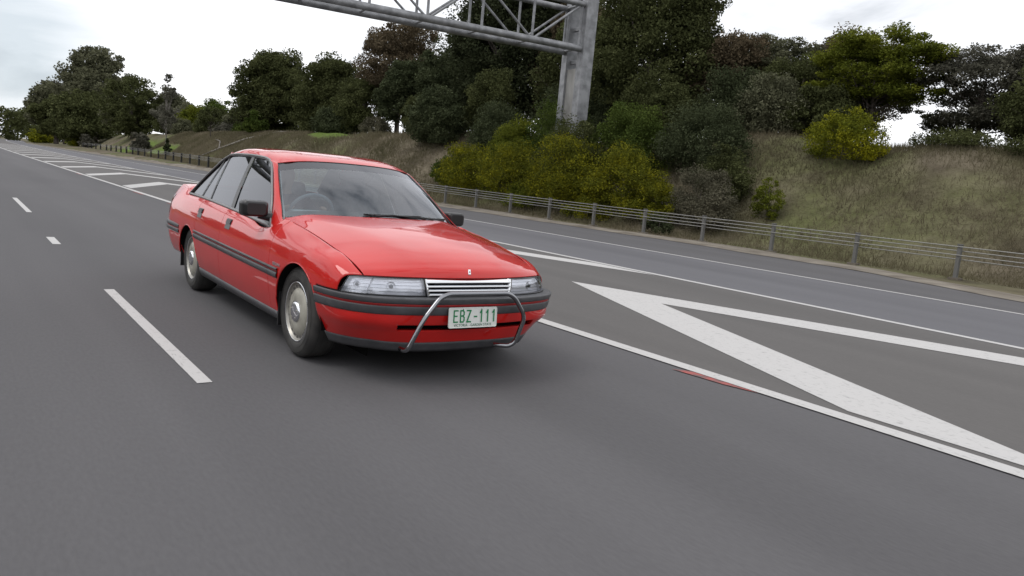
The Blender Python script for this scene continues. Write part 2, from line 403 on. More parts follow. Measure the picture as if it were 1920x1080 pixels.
# dark inner shell, underbody, wheel wells
inn = MB()
for sgn in (1, -1):
    P = G0.copy(); P[..., 1] -= .028; P[..., 0] = np.clip(P[..., 0], -3.86, .56)
    if sgn < 0: P = mir(P)
    inn.grid(P[::3, ::3], M_DARK, (keep[::3, ::3][:P[::3, ::3].shape[0]-1, :P[::3, ::3].shape[1]-1]) & ((cx[..., 0] < .30) | (vmid[None, :] < 2.0))[::3, ::3][:P[::3, ::3].shape[0]-1, :P[::3, ::3].shape[1]-1])
    for ax, az, ar in AR:
        V = []; n = 40
        for k in range(n+1):
            w = math.pi*(k/n)*1.06-.03*math.pi
            x, z = ax+(ar+.004)*math.cos(w), az+(ar+.004)*math.sin(w)
            V += [(x, sgn*(surf_y(min(max(x, -3), .45), max(z, .3))-.006), z), (x, sgn*.50, z)]
        inn.add(V, [(2*k, 2*k+1, 2*k+3, 2*k+2) for k in range(n)], M_DARK)
        inn.box((ax, sgn*.495, .36), (.72, .01, .56), M_DARK)
inn.box((-1.33, 0, .225), (2.1, 1.56, .03), M_DARK)
inn.box((-1.4, 0, .24), (4.2, 1.0, .05), M_DARK)
inn.box((.55, 0, .44), (.34, 1.10, .16), M_DARK)
inn.box((.50, 0, .29), (.44, .90, .14), M_DARK)
inn.box((.02, 0, .62), (.9, 1.0, .12), M_DARK)
inn.box((-3.45, 0, .60), (.62, 1.30, .62), M_DARK)
cpart(inn, 'underbody', smooth=False)
# sill skirt + front mudflap
for sgn in (1, -1):
    sk = MB()
    xx = np.linspace(-.272, -2.375, 60)
    P = np.array([[(x, sgn*(surf_y(x, .262)+o), z) for o, z in ((-.02, ZR(x, .256, .276)), (.003, ZR(x, .254, .274)), (.000, ZR(x, .225, .24)), (-.02, ZR(x, .19, .20)), (-.06, ZR(x, .185, .195)))] for x in xx])
    sk.grid(P, M_GREY, flip=(sgn < 0)); cpart(sk, 'sill_skirt')
for sgn in (1, -1):
    for x0, z0, h0_ in ((-.262, .31, .30), (-3.075, .33, .28)):
        mf = MB(); mf.box((x0, sgn*.765, z0), (.014, .18, h0_), M_BLACK); cpart(mf, 'mudflap', smooth=False)

# side moulding (two grey bands with a red groove), right along the doors
def band(mb, sgn, x0, x1, zf, zr, h0, h1, off, m_, n=80):
    """band between heights zf..(front) and zr (rear) for its centre line; h0,h1 are lower / upper offsets"""
    P = []
    for x in np.linspace(x0, x1, n):
        zc = zf+(zr-zf)*(x+.19)/(-2.26)
        zz = [zc+h0, zc+h0, zc+h0+.25*(h1-h0), zc+.5*(h0+h1), zc+h1-.25*(h1-h0), zc+h1, zc+h1]
        oo = [-.004, off*.6, off, off*1.1, off, off*.6, -.004]
        P.append([(x, sgn*(surf_y(x, z)+o), z) for z, o in zip(zz, oo)])
    mb.grid(np.array(P), m_, flip=(sgn < 0))
for sgn in (1, -1):
    for xa, xb in ((-.215, -.397), (-.403, -1.646), (-1.654, -2.452)):
        ml = MB()
        band(ml, sgn, xa, xb, .537, .575, -.034, .006, .012, M_GREY, n=30)
        band(ml, sgn, xa, xb, .537, .575, .006, .018, .006, M_PIN, n=30)
        band(ml, sgn, xa, xb, .537, .575, .018, .036, .012, M_GREY, n=30)
        for hh in (.010, .0145): band(ml, sgn, xa, xb, .537, .575, hh-.0008, hh+.0008, .0075, M_DARK, n=30)
        cpart(ml, 'side_moulding')

# hood
HE = [(-.548, .905), (-.30, .880), (0, .843), (.30, .791), (.50, .748), (.62, .713), (.690, .684), (.712, .668)]
HY = [.738, .731, .724, .711, .697, .690, .685, .681]
HC = [(-.365, .952), (-.12, .932), (.18, .897), (.46, .850), (.655, .800), (.775, .750), (.842, .705), (.862, .670)]
HK = [.57, .525, .47, .42, .38, .36, .345, .34]
half = []
for (xe, ze), ye, (xc, zc), yk in zip(HE, HY, HC, HK):
    row = []
    for y, f in ((0, 0), (yk*.5, .05), (yk-.010, .20), (yk+.014, .25), ((yk+ye)/2, .58), (ye-.015, .955), (ye, 1.0)):
        fx = (y/ye)**2.2
        row.append((xc+(xe-xc)*fx, y, zc+(ze-zc)*(f if y < ye-.001 else 1)))
    half.append(row)
HN = both(half)
HG = net(HN, lin(90, 8), lin(121, 13))
hd = MB(); hd.grid(HG, M_PAINT)
ho = cpart(hd, 'hood'); solid(ho, .012)
# little silver emblem on the nose of the hood
em = MB()
ex, ey, ez = .800, .0, .740
def hood_pt(i, j, off=0.0):
    p = net(HN, [i], [j])[0, 0]; a = net(HN, [min(i+.05, 7)], [j])[0, 0]-net(HN, [i-.05], [j])[0, 0]; b = net(HN, [i], [j+.05])[0, 0]-net(HN, [i], [j-.05])[0, 0]
    n = np.cross(a, b); n /= np.linalg.norm(n); n *= np.sign(n[2]); return p+n*off
V = [hood_pt(5.75, 6.02, .004), hood_pt(5.75, 6.12, .004), hood_pt(6.35, 6.07, .004), hood_pt(6.35, 5.96, .004)]
V += [np.array(v)-[0, 0, .006] for v in V]
em.add(V, [(0, 1, 2, 3), (4, 5, 1, 0), (5, 6, 2, 1), (6, 7, 3, 2), (7, 4, 0, 3)], M_CHROME)
q = [hood_pt(6.0+.10*math.sin(a), 6.05+.02*math.cos(a), .0048) for a in np.linspace(0, 6.28, 9)[:-1]]
em.add(q, [tuple(range(8))], M_GREY)
e1 = em.build('hood_emblem', ho, smooth=False)

# nose: lamps and grille between z .56 and .66
NB = [(.888, 0), (.886, .16), (.878, .314), (.845, .50), (.795, .63), (.738, .722), (.685, .768), (.632, .800)]
NT = [(.868, 0), (.866, .17), (.858, .335), (.822, .50), (.785, .595), (.742, .662), (.700, .710), (.652, .752)]
NZT = [.668, .668, .667, .666, .665, .664, .662, .656]
NM = [((a[0]+b[0])/2+.006, (a[1]+b[1])/2+.003, (.556+t)/2) for a, b, t in zip(NB, NT, NZT)]
NOSE = np.array([[(a[0], a[1], .556), m, (b[0], b[1], t)] for a, m, b, t in zip(NB, NM, NT, NZT)])
def nose(u, v, inset=0.0):
    p = net(NOSE, np.atleast_1d(u), np.atleast_1d(v))
    if inset:
        q = p.copy(); q[..., 0] -= inset; q[..., 1] -= inset*.35*(p[..., 1]/.8); return q
    return p
M_REFL = mat('lamp_reflector', (0.86, 0.87, 0.90), 0.28, metal=0.5)
t_ = M_REFL.node_tree; b_ = t_.nodes['Principled BSDF']
tc_ = N(t_, 'ShaderNodeTexCoord'); vo_ = N(t_, 'ShaderNodeTexVoronoi'); vo_.inputs['Scale'].default_value = 14
bp_ = N(t_, 'ShaderNodeBump'); bp_.inputs['Strength'].default_value = .35; bp_.inputs['Distance'].default_value = .01
t_.links.new(tc_.outputs['Object'], vo_.inputs['Vector']); t_.links.new(vo_.outputs['Distance'], bp_.inputs['Height']); t_.links.new(bp_.outputs[0], b_.inputs['Normal'])
M_RIB = mat('lens_rib_grey', (0.20, 0.21, 0.23), 0.4)
M_WHITE_IN = mat('lamp_silver_paint', (0.62, 0.63, 0.66), 0.35, metal=0.5)
for sgn in (-1, 1):
    fl = (lambda P: P) if sgn > 0 else mir
    hl = MB(); hl.grid(fl(nose(np.linspace(2.04, 7, 50), np.linspace(.05, 1.96, 14), .028)), M_REFL, flip=sgn < 0)
    # side walls of the housing
    for uu in (2.04, 4.62, 7.0):
        a = nose(uu, np.linspace(.05, 1.96, 6), .030)[0]; b = nose(uu, np.linspace(.05, 1.96, 6), -.001 if uu != 4.62 else .006)[0]
        hl.grid(fl(np.stack([a, b], 0)), M_BLACK if uu == 2.04 else M_WHITE_IN)
    for vv in (.05, 1.96):
        a = nose(np.linspace(2.04, 7, 40), [vv], .030)[:, 0]; b = nose(np.linspace(2.04, 7, 40), [vv], .0)[:, 0]
        hl.grid(fl(np.stack([a, b], 0)), M_GREY)
    for ub, rb0 in ((3.35, .030), (5.6, .022)):
        p = fl(nose(ub, .98, .027))[0, 0]; nrm = Vector((1, .35*sgn, 0)).normalized(); tb = Vector(p)
        hl.tube([tb+nrm*.000, tb+nrm*.010], [rb0, rb0*.9], M_CHROME, n=16, cap=False); hl.tube([tb, tb+nrm*.014, tb+nrm*.019], [rb0*.45, rb0*.4, rb0*.1], M_GREY, n=12)
    h = cpart(hl, 'headlight')
    ln = MB(); P = nose(np.linspace(2.06, 4.60, 30), np.linspace(.08, 1.93, 10)); ln.grid(fl(P), M_LENS, flip=sgn < 0)
    ln.build('lens', h)
    ln = MB(); P = nose(np.linspace(4.64, 6.98, 24), np.linspace(.08, 1.93, 10)); ln.grid(fl(P), M_LENS, flip=sgn < 0)
    ln.build('indicator_lens', h)
    rb = MB()
    for vv in (.42, .80, 1.18, 1.56):
        for u0, u1 in ((2.12, 4.56), (4.68, 6.9)):
            rb.tube([tuple(p) for p in fl(nose(np.linspace(u0, u1, 20), [vv], .003)[:, 0])], .0014, M_RIB, n=5)
    fr = []
    for u, v in [(x, .04) for x in np.linspace(2.05, 7, 24)]+[(7, y) for y in np.linspace(.04, 1.97, 6)]+[(x, 1.97) for x in np.linspace(7, 2.05, 24)]+[(2.05, 1.0)]+[(2.05, .04)]:
        fr.append(tuple(fl(nose(u, v))[0, 0]))
    rb.tube(fr, .0035, M_BLACK, n=5)
    rb.build('lens_ribs', h)
# grille: slats
gr = MB(); y0, y1 = -1.97, 1.97
uu = np.linspace(-1.97, 1.97, 41)
def nose_s(u, v, inset=0.):
    p = nose(abs(u), v, inset)[0, 0].copy(); p[1] *= (1 if u >= 0 else -1); return p
gr.grid(np.array([[nose_s(u, v, .045) for v in (0.02, 1.0, 1.97)] for u in uu]), M_DARK)
for k in range(4):
    v0 = .08+.475*k
    P = np.array([[nose_s(u, v0, -.004), nose_s(u, v0+.03, -.012), nose_s(u, v0+.20, -.002), nose_s(u, v0+.41, .014), nose_s(u, v0+.42, .03), nose_s(u, v0-.02, .03), nose_s(u, v0, -.004)] for u in uu])
    gr.grid(P, M_CHROME)
for sgn in (-1, 1):
    P = np.array([[nose_s(sgn*1.93, v, .03), nose_s(sgn*1.93, v, -.007), nose_s(sgn*2.02, v, -.007), nose_s(sgn*2.02, v, .03)] for v in np.linspace(.03, 1.97, 6)])
    gr.grid(P, M_CHROME)
cpart(gr, 'grille')

# front bumper
OX = {.56: [(.990, 0), (.985, .25), (.958, .42), (.912, .58), (.866, .675), (.798, .750), (.716, .803), (.57, .848), (.405, .870)],
      .455: [(.978, 0), (.971, .25), (.942, .42), (.893, .58), (.843, .67), (.772, .742), (.690, .795), (.56, .838), (.408, .860)],
      .40: [(.965, 0), (.958, .25), (.932, .42), (.885, .59), (.835, .67), (.765, .745), (.682, .795), (.55, .829), (.410, .846)],
      .33: [(.935, 0), (.927, .25), (.900, .42), (.838, .57), (.780, .642), (.712, .712), (.640, .762), (.53, .798), (.415, .818)],
      .265: [(.905, 0), (.897, .25), (.868, .41), (.795, .55), (.730, .615), (.662, .680), (.590, .728), (.51, .766), (.42, .788)],
      .20: [(.868, 0), (.860, .25), (.832, .40), (.762, .53), (.700, .590), (.636, .650), (.570, .697), (.50, .735), (.43, .757)]}
def bnet(keys, half):
    base = np.array([[(x, y, z) for x, y in OX[z]] for z in keys]).swapaxes(0, 1)   # (9, K, 3)
    full = np.concatenate([mir(base[:0:-1]), base], 0)
    return full
BF = bnet([.265, .33, .40, .455], 1)
uu = np.linspace(0, 16, 180); vv = np.concatenate([np.linspace(0, 3, 46)])
BG = net(BF, uu, vv)
slot = (BG[..., 2] > .352) & (BG[..., 2] < .386) & (np.abs(BG[..., 1]) < .52)
BG2 = BG.copy(); BG2[slot, 0] -= .07
under = (BG[..., 2] <= .352) & (BG[..., 2] > .262); 
bf = MB()
sc_ = slot[:-1, :-1] & slot[1:, 1:] & slot[1:, :-1] & slot[:-1, 1:]
bf.grid(BG2, M_PAINT, ~sc_); bf.grid(BG2, M_DARK, sc_)
fb = cpart(bf, 'front_bumper', angle=50); solid(fb, .004, 1.0)
def bstrip(mb, z0, z1, off, m_, cap=True, top=False):
    f = net(bnet([.455, .56], 1), np.linspace(0, 16, 140), [0.0, 1.0]); a, b = f[:, 0], f[:, 1]
    ctr = np.array([0.2, 0, 0])
    tt = [(z0, 0), (z0, off*.7), (z0+.15*(z1-z0), off), ((z0+z1)/2, off*1.08), (z1-.15*(z1-z0), off), (z1, off*.7), (z1, 0)]
    if top: tt = tt[:-1]+[(z1-.003, -.02), (z1-.004, -.14)]
    P = []
    for z, o in tt:
        w = (z-.455)/.105; p = a+(b-a)*w
        tan = np.gradient(p, axis=0); nrm = np.stack([tan[:, 1], -tan[:, 0], np.zeros(len(p))], 1); nrm /= np.linalg.norm(nrm, axis=1)[:, None]
        nrm *= np.sign(((p-ctr)*nrm).sum(1))[:, None]
        q = p+nrm*o; q[:, 2] = z; P.append(q)
    mb.grid(np.stack(P, 1), m_)
st = MB()
bstrip(st, .452, .506, .010, M_GREY); bstrip(st, .506, .521, .004, M_PIN); bstrip(st, .521, .557, .010, M_GREY, top=True)
bstrip(st, .5125, .5145, .0055, M_DARK)
st.build('bumper_strip', fb)
sp = MB(); sp.grid(net(bnet([.20, .265], 1), uu, np.linspace(0, 1, 5)), M_GREY)
so = sp.build('chin_spoiler', fb); solid(so, .006, 1.0)
# rear bumper
RB = [(-3.055, .878), (-3.30, .878), (-3.60, .862), (-3.78, .812), (-3.89, .70), (-3.93, .45), (-3.945, 0)]
def rbn(zs, offs):
    base = np.array([[(x-.0*z, y*(1), z) for z in zs] for x, y in RB]); 
    for k, o in enumerate(offs):
        base[:, k, 1] *= (1+o); base[3:, k, 0] += -o*1.6
    return np.concatenate([base, mir(base[-2::-1])], 0)
rb = MB(); rb.grid(net(rbn([.30, .38, .46, .52], [-.07, -.03, -.006, 0]), np.linspace(0, 12, 120), np.linspace(0, 3, 16)), M_PAINT)
ro = cpart(rb, 'rear_bumper'); solid(ro, .004, 0)
rs = MB()
rs.grid(net(rbn([.518, .518, .535, .556, .556], [0, .012, .016, .012, .006]), np.linspace(0, 12, 120), np.linspace(0, 4, 9)), M_GREY)
rs.grid(net(rbn([.556, .566], [.006, .006]), np.linspace(0, 12, 120), np.linspace(0, 1, 2)), M_PIN)
rs.grid(net(rbn([.566, .566, .585, .603, .606], [.006, .012, .016, .010, -.03]), np.linspace(0, 12, 120), np.linspace(0, 4, 9)), M_GREY)
rs.build('bumper_strip', ro)
# tail lamps wrap round the rear corners
for sgn in (1, -1):
    tl = MB(); P = G0.copy(); P[..., 1] += .003; P[..., 0] -= .004*(P[..., 0] < -3.8)
    tl.grid(P if sgn > 0 else mir(P), M_TAIL, lamp_r & (np.abs(cx[..., 1]) > .35), flip=sgn < 0); cpart(tl, 'tail_light')

# number plate with its lettering
def text_mesh(name, body, size, material, parent, mw, extrude=.0008, xscale=1.0, spacing=1.0):
    cu_ = bpy.data.curves.new(name, 'FONT'); cu_.body = body; cu_.size = size; cu_.extrude = extrude
    cu_.align_x = 'CENTER'; cu_.align_y = 'CENTER'; cu_.space_character = spacing
    tmp = bpy.data.objects.new(name, cu_); COL.objects.link(tmp)
    bpy.context.view_layer.update()
    me = bpy.data.meshes.new_from_object(tmp.evaluated_get(bpy.context.evaluated_depsgraph_get()))
    bpy.data.objects.remove(tmp); me.transform(Matrix.Diagonal((xscale, 1, 1, 1))); me.transform(mw)
    me.materials.clear(); me.materials.append(material); me.name = name
    return link(bpy.data.objects.new(name, me), parent)
PX, PY, PZ = 1.008, -.046, .440
RP = Matrix.Translation((PX, PY, PZ)) @ Matrix.Rotation(math.radians(90), 4, 'Z') @ Matrix.Rotation(math.radians(87), 4, 'X')
def rrect(w, h, r, n=6):
    out_ = []
    for cx_, cy_, a0 in ((w/2-r, h/2-r, 0), (-w/2+r, h/2-r, 90), (-w/2+r, -h/2+r, 180), (w/2-r, -h/2+r, 270)):
        for k in range(n+1):
            a = math.radians(a0+90*k/n); out_.append((cx_+r*math.cos(a), cy_+r*math.sin(a)))
    return out_
pm = MB(); loop = rrect(.370, .131, .012); n_ = len(loop)
V = [RP @ Vector((x, y, 0)) for x, y in loop]+[RP @ Vector((x, y, -.004)) for x, y in loop]
pm.add(V, [tuple(range(n_))]+[(k, (k+1) % n_, n_+(k+1) % n_, n_+k) for k in range(n_)], M_PLATE)
pm.tube([RP @ Vector((x, y, .001)) for x, y in rrect(.364, .125, .010)]+[RP @ Vector((.182, .05, .001))], .0022, M_PLATE, n=6)
for sx in (-.078, .062):
    pm.lathe([(0.0001, 0), (.0045, 0)], M_BLACK, n=10, c=(0, 0, 0)) if False else pm.add([RP @ Vector((sx+.004*math.cos(a), .052+.004*math.sin(a), .0015)) for a in np.linspace(0, 6.28, 9)[:-1]], [tuple(range(8))], M_BLACK)
plate = cpart(pm, 'number_plate', smooth=False)
plate['label'] = 'white number plate with green characters EBZ-111'
gl_ = {'E': [[(1, 1), (0, 1), (0, 0), (1, 0)], [(0, .52), (.8, .52)]], 'B': [[(0, 0), (0, 1), (.7, 1), (.95, .86), (.95, .66), (.7, .53), (0, .53)], [(.7, .53), (1, .38), (1, .15), (.7, 0), (0, 0)]],
       'Z': [[(0, 1), (1, 1), (0, 0), (1, 0)]], '-': [[(.15, .45), (.75, .45)]], '1': [[(.12, .80), (.5, 1), (.5, 0)]]}
pn = MB(); gw, gh, sw = .027, .072, .0046
def stroke(mb, pts):
    for (xa, ya), (xb, yb_) in zip(pts, pts[1:]):
        a = Vector((xa, ya, 0)); b = Vector((xb, yb_, 0)); d = (b-a).normalized(); nn = Vector((-d.y, d.x, 0))*sw; a = a-d*sw*.9; b = b+d*sw*.9
        zz = .0016+.00012*len(mb.f); mb.add([RP @ (p+Vector((0, 0, zz))) for p in (a-nn, b-nn, b+nn, a+nn)], [(0, 1, 2, 3)], M_GREEN)
for k, ch in enumerate('EBZ-111'):
    xo = -.146+k*.0485+(.004 if ch == '-' else 0)
    for s_ in gl_[ch]: stroke(pn, [(xo+px_*gw, -.026+py_*gh) for px_, py_ in s_])
pn.build('plate_number', plate, smooth=False)
text_mesh('plate_slogan', 'VICTORIA - GARDEN STATE', .0235, mat('slogan_green', (.12, .22, .16), .5), plate, RP @ Matrix.Translation((0, -.0475, .0012)), xscale=.93, spacing=1.06)
pb = MB(); pb.box((.985, PY, .44), (.03, .30, .09), M_BLACK); pb.build('plate_bracket', plate, smooth=False)
# wing badge above the moulding (both sides)
M_BADGE = mat('badge_silver', (.45, .45, .47), .35, metal=.6)
for sgn in (-1, 1):
    bx, bz = -.245, .597; by = surf_y(bx, bz)+.003
    Rb = Matrix.Translation((bx, sgn*by, bz)) @ Matrix.Rotation(math.radians(0 if sgn < 0 else 180), 4, 'Z') @ Matrix.Rotation(math.radians(90), 4, 'X')
    o = text_mesh('wing_badge', 'BERLINA', .030, M_BADGE, car, Rb, extrude=.001, xscale=1.15, spacing=1.1); o.location = CO

# nudge bar
BX = 1.035
nb = MB()
ctrl = [(.93, -.515, .245), (.99, -.515, .245), (BX-.01, -.512, .262), (BX+.012, -.430, .450), (BX, -.322, .572), (BX, -.262, .597), (BX, .194, .597), (BX, .255, .566), (BX+.012, .342, .440), (BX-.01, .292, .262), (BX-.03, .255, .236), (.96, .165, .240)]
pts = []
C_ = [Vector(p) for p in ctrl]
for i in range(len(C_)):                                   # rounded polyline
    if i in (0, len(C_)-1): pts.append(C_[i]); continue
    a, b, c_ = C_[i-1], C_[i], C_[i+1]; r = min(.05, (a-b).length*.45, (c_-b).length*.45)
    p0 = b+(a-b).normalized()*r; p1 = b+(c_-b).normalized()*r
    for k in range(7): t = k/6; pts.append((1-t)**2*p0+2*t*(1-t)*b+t*t*p1)
nb.tube(pts, .0150, M_BARM, n=18)
nbo = cpart(nb, 'nudge_bar')

# glass
SB = both([half_st((-.405, -.435, -.500, -.560, -.590), (0, .25, .50, .690, .738), (.938, .935, .926, .912, .905)),
           half_st((-.700, -.722, -.765, -.825, -.850), (0, .25, .46, .632, .672), (1.160, 1.155, 1.138, 1.112, 1.105)),
           half_st((-1.025, -1.036, -1.073, -1.118, -1.135), (0, .25, .44, .560, .597), (1.340, 1.336, 1.323, 1.300, 1.288))])
WS = net(SB, lin(40, 3), lin(60, 9))
w = MB(); w.grid(WS[:34], M_SCREEN, flip=True); ws = cpart(w, 'windscreen')
w = MB(); w.grid(WS[33:], M_BAND, flip=True); w.build('tint_band', ws)
w = MB()
Wi = WS.copy(); Wi[..., 2] -= .006; Wi[..., 0] -= .004
bm_ = np.zeros((39, 59), bool); bm_[:4] = True; bm_[:, :1] = True; bm_[:, -1:] = True; bm_[-1:] = True
bm_[-3:, :3] = True; bm_[-3:, -3:] = True; bm_[-2:, :5] = True; bm_[-2:, -5:] = True
w.grid(Wi, M_BLACK, bm_); w.tube([tuple(p) for p in WS[-1]], .005, M_BLACK, n=6)
for e_ in (WS[:, 0], WS[:, -1]): w.tube([tuple(p) for p in e_], .006, M_BLACK, n=6)
w.build('screen_border', ws)
cw = MB()
cw.grid(np.array([[(-.372-.183*(abs(y)/.74)**2.2, y, .932-.045*(abs(y)/.74)**2), (-.66, y, .90-.02*(abs(y)/.74)**2)] for y in np.linspace(-.70, .70, 24)]), M_BLACK)
cpart(cw, 'cowl')
def wiper(y0, y1, x0, x1, z0, z1):
    mb = MB(); mb.tube([(x0, y0, z0), ((x0+x1)/2, (y0+y1)/2, (z0+z1)/2+.012), (x1, y1, z1)], .006, M_BLACK, n=6)
    mb.tube([(x1+.01, y1+.10, z1-.008), (x1, y1, z1+.004), (x0*.3+x1*.7, y0*.4+y1*.6, z0*.4+z1*.6+.006), (x0-.02, y0+.02, z0+.012)], .008, M_BLACK, n=6)
    cpart(mb, 'wiper')
wiper(-.10, .38, -.42, -.475, .955, .958)
wiper(.34, .72 if False else -.16, -.45, -.43, .957, .962)
wiper(.62, .30, -.53, -.455, .940, .958)
RB_ = both([half_st((-3.285, -3.275, -3.25, -3.235), (0, .33, .55, .625), (1.004, 1.003, 1.001, .998)),
            half_st((-2.97, -2.965, -2.95, -2.945), (0, .30, .48, .575), (1.205, 1.20, 1.175, 1.145)),
            half_st((-2.625, -2.62, -2.60, -2.585), (0, .26, .43, .508), (1.368, 1.364, 1.348, 1.330))])
RW = net(RB_, lin(30, 3), lin(40, 7))
w = MB(); w.grid(RW, M_REAR); rw = cpart(w, 'rear_window')
w = MB()
for k in range(17):                                          # louvre blades on the rear window
    t = 1.5+k*26.0/16
    i = int(t); p = RW[i]+(RW[i+1]-RW[i])*(t-i)
    q = p.copy(); q[:, 2] += .012; q[:, 0] -= .012; r = q.copy(); r[:, 0] -= .022; r[:, 2] += .001
    w.grid(np.stack([q, r], 1), M_BLACK)
for j in (1, 20, 38):
    p = RW[:, j].copy(); p[:, 2] += .02; p[:, 0] -= .01; w.tube([tuple(x) for x in p], .009, M_BLACK, n=6)
lv = w.build('louvre', rw, smooth=False); solid(lv, .003, 0)

def gy(z): return .811-.42*(z-.824)+.010*math.sin(math.pi*min(max((z-.824)/.5, 0), 1))
def pane(fc, rc, n=14, m=24, off=0.0):
    """fc, rc: front / rear edge polylines (x,z) bottom to top"""
    def samp(c, t):
        c = np.array(c); k = np.linspace(0, 1, len(c)); return np.interp(t, k, c[:, 0]), np.interp(t, k, c[:, 1])
    P = []
    for s in np.linspace(0, 1, m):
        row = []
        for t in np.linspace(0, 1, n):
            xa, za = samp(fc, t); xb, zb = samp(rc, t)
            x, z = xa+(xb-xa)*s, za+(zb-za)*s+top_bow(t, s)
            row.append((x, gy(z)+off, z))
        P.append(row)
    return np.array(P)
def top_bow(t, s): return 0.0
F1 = [(-.640, .832), (-.700, .900), (-.781, .990), (-.88, 1.07), (-1.0, 1.155), (-1.13, 1.243), (-1.21, 1.287), (-1.30, 1.315)]
R1 = [(-1.608, .876), (-1.625, .945), (-1.645, 1.02), (-1.665, 1.10), (-1.685, 1.18), (-1.700, 1.26), (-1.708, 1.30), (-1.714, 1.334)]
F2 = [(-1.692, .880), (-1.735, 1.10), (-1.784, 1.336)]; R2 = [(-2.352, .904), (-2.375, 1.10), (-2.395, 1.326)]
F3 = [(-2.372, .906), (-2.395, 1.10), (-2.412, 1.322)]; R3 = [(-2.660, .914), (-2.575, 1.09), (-2.475, 1.298)]
F4 = [(-2.680, .915), (-2.595, 1.09), (-2.500, 1.288)]; R4 = [(-3.070, .918), (-2.83, 1.088), (-2.555, 1.262)]
for nm, fc, rc in (('front_side_window', F1, R1), ('rear_side_window', F2, R2), ('vent_window', F3, R3), ('quarter_window', F4, R4)):
    P = pane(fc, rc, off=-.006)
    for sgn in (1, -1):
        w = MB(); w.grid(P if sgn > 0 else mir(P), M_SIDE, flip=sgn < 0); o = cpart(w, nm)
for sgn in (1, -1):
    tr = MB(); m3 = lambda pts, o=.002: [(x, sgn*(gy(z)+o), z) for x, z in pts]
    belt = [(-.60, .816), (-.66, .833), (-1.13, .856), (-1.65, .878), (-2.36, .903), (-2.73, .911), (-3.08, .916)]
    P = np.array([[(x, sgn*(gy(z)+.006), z-.014), (x, sgn*(gy(z)+.014), z-.010), (x, sgn*(gy(z)+.011), z+.008), (x, sgn*(gy(z)-.006), z+.010)] for x, z in belt])
    tr.grid(P, M_TRIM, flip=sgn < 0)
    topl = F1[:]+[(-1.41, 1.330), (-1.60, 1.338), (-1.80, 1.343), (-2.20, 1.341), (-2.38, 1.331), (-2.47, 1.302), (-2.56, 1.264), (-2.83, 1.092), (-3.09, .912)]
    topl[0] = (-.600, .812)
    tr.tube(m3(topl, .004), .0105, M_TRIM, n=8)
    for shift in (.016,):
        inner = [(x-.012*(1 if k < 7 else 0), z-.012) for k, (x, z) in enumerate(topl[:-3])]
        tr.tube(m3(inner, .000), .007, M_BLACK, n=6)
    tr.build if False else None
    cpart(tr, 'window_trim')
    for a, b in ((R1, [(-1.695, .880), (-1.71, .95), (-1.725, 1.02), (-1.742, 1.10), (-1.757, 1.18), (-1.772, 1.26), (-1.78, 1.30), (-1.786, 1.338)]), (R2, F3), (R3, F4)):
        pl = MB(); P = pane(a, b, off=.001, m=4); pl.grid(P if sgn > 0 else mir(P), M_BLACK, flip=sgn < 0); cpart(pl, 'window_pillar')

# door mirrors
for sgn in (-1, 1):
    mb = MB(); cxm, cym, czm = -.720, (.905 if sgn < 0 else .845), .948
    sec = rrect(.195 if sgn < 0 else .165, .118, .028, 5)
    rings = []
    for dx, k in ((.052, .70), (.045, .86), (.025, .97), (-.01, 1.0), (-.05, 1.0)):
        rings.append([(cxm+dx+.10*(y/.2)*0, sgn*(cym+y*k), czm+z*k+.0*y) for y, z in sec])
    P = np.array(rings); P = np.concatenate([P, P[:, :1]], 1); mb.grid(P, M_BLACK, flip=sgn > 0)
    mb.add([tuple(p) for p in rings[0]], [tuple(range(len(sec)))], M_BLACK)
    mb.tube([(-.70, sgn*.775, .888), (-.72, sgn*.83, .893), (-.735, sgn*.87, .90)], [.035, .028, .026], M_BLACK, n=10)
    mb.add([(-.625, sgn*.812, .842), (-.79, sgn*.805, .85), (-.80, sgn*.752, .985), (-.72, sgn*.775, .93)], [(0, 1, 2, 3)], M_BLACK)
    mo = cpart(mb, 'door_mirror', angle=45)
    gl = MB(); gl.add([(p[0]-.001, p[1], p[2]) for p in rings[-1]], [tuple(range(len(sec)))], M_CHROME); gl.build('mirror_glass', mo, smooth=False)

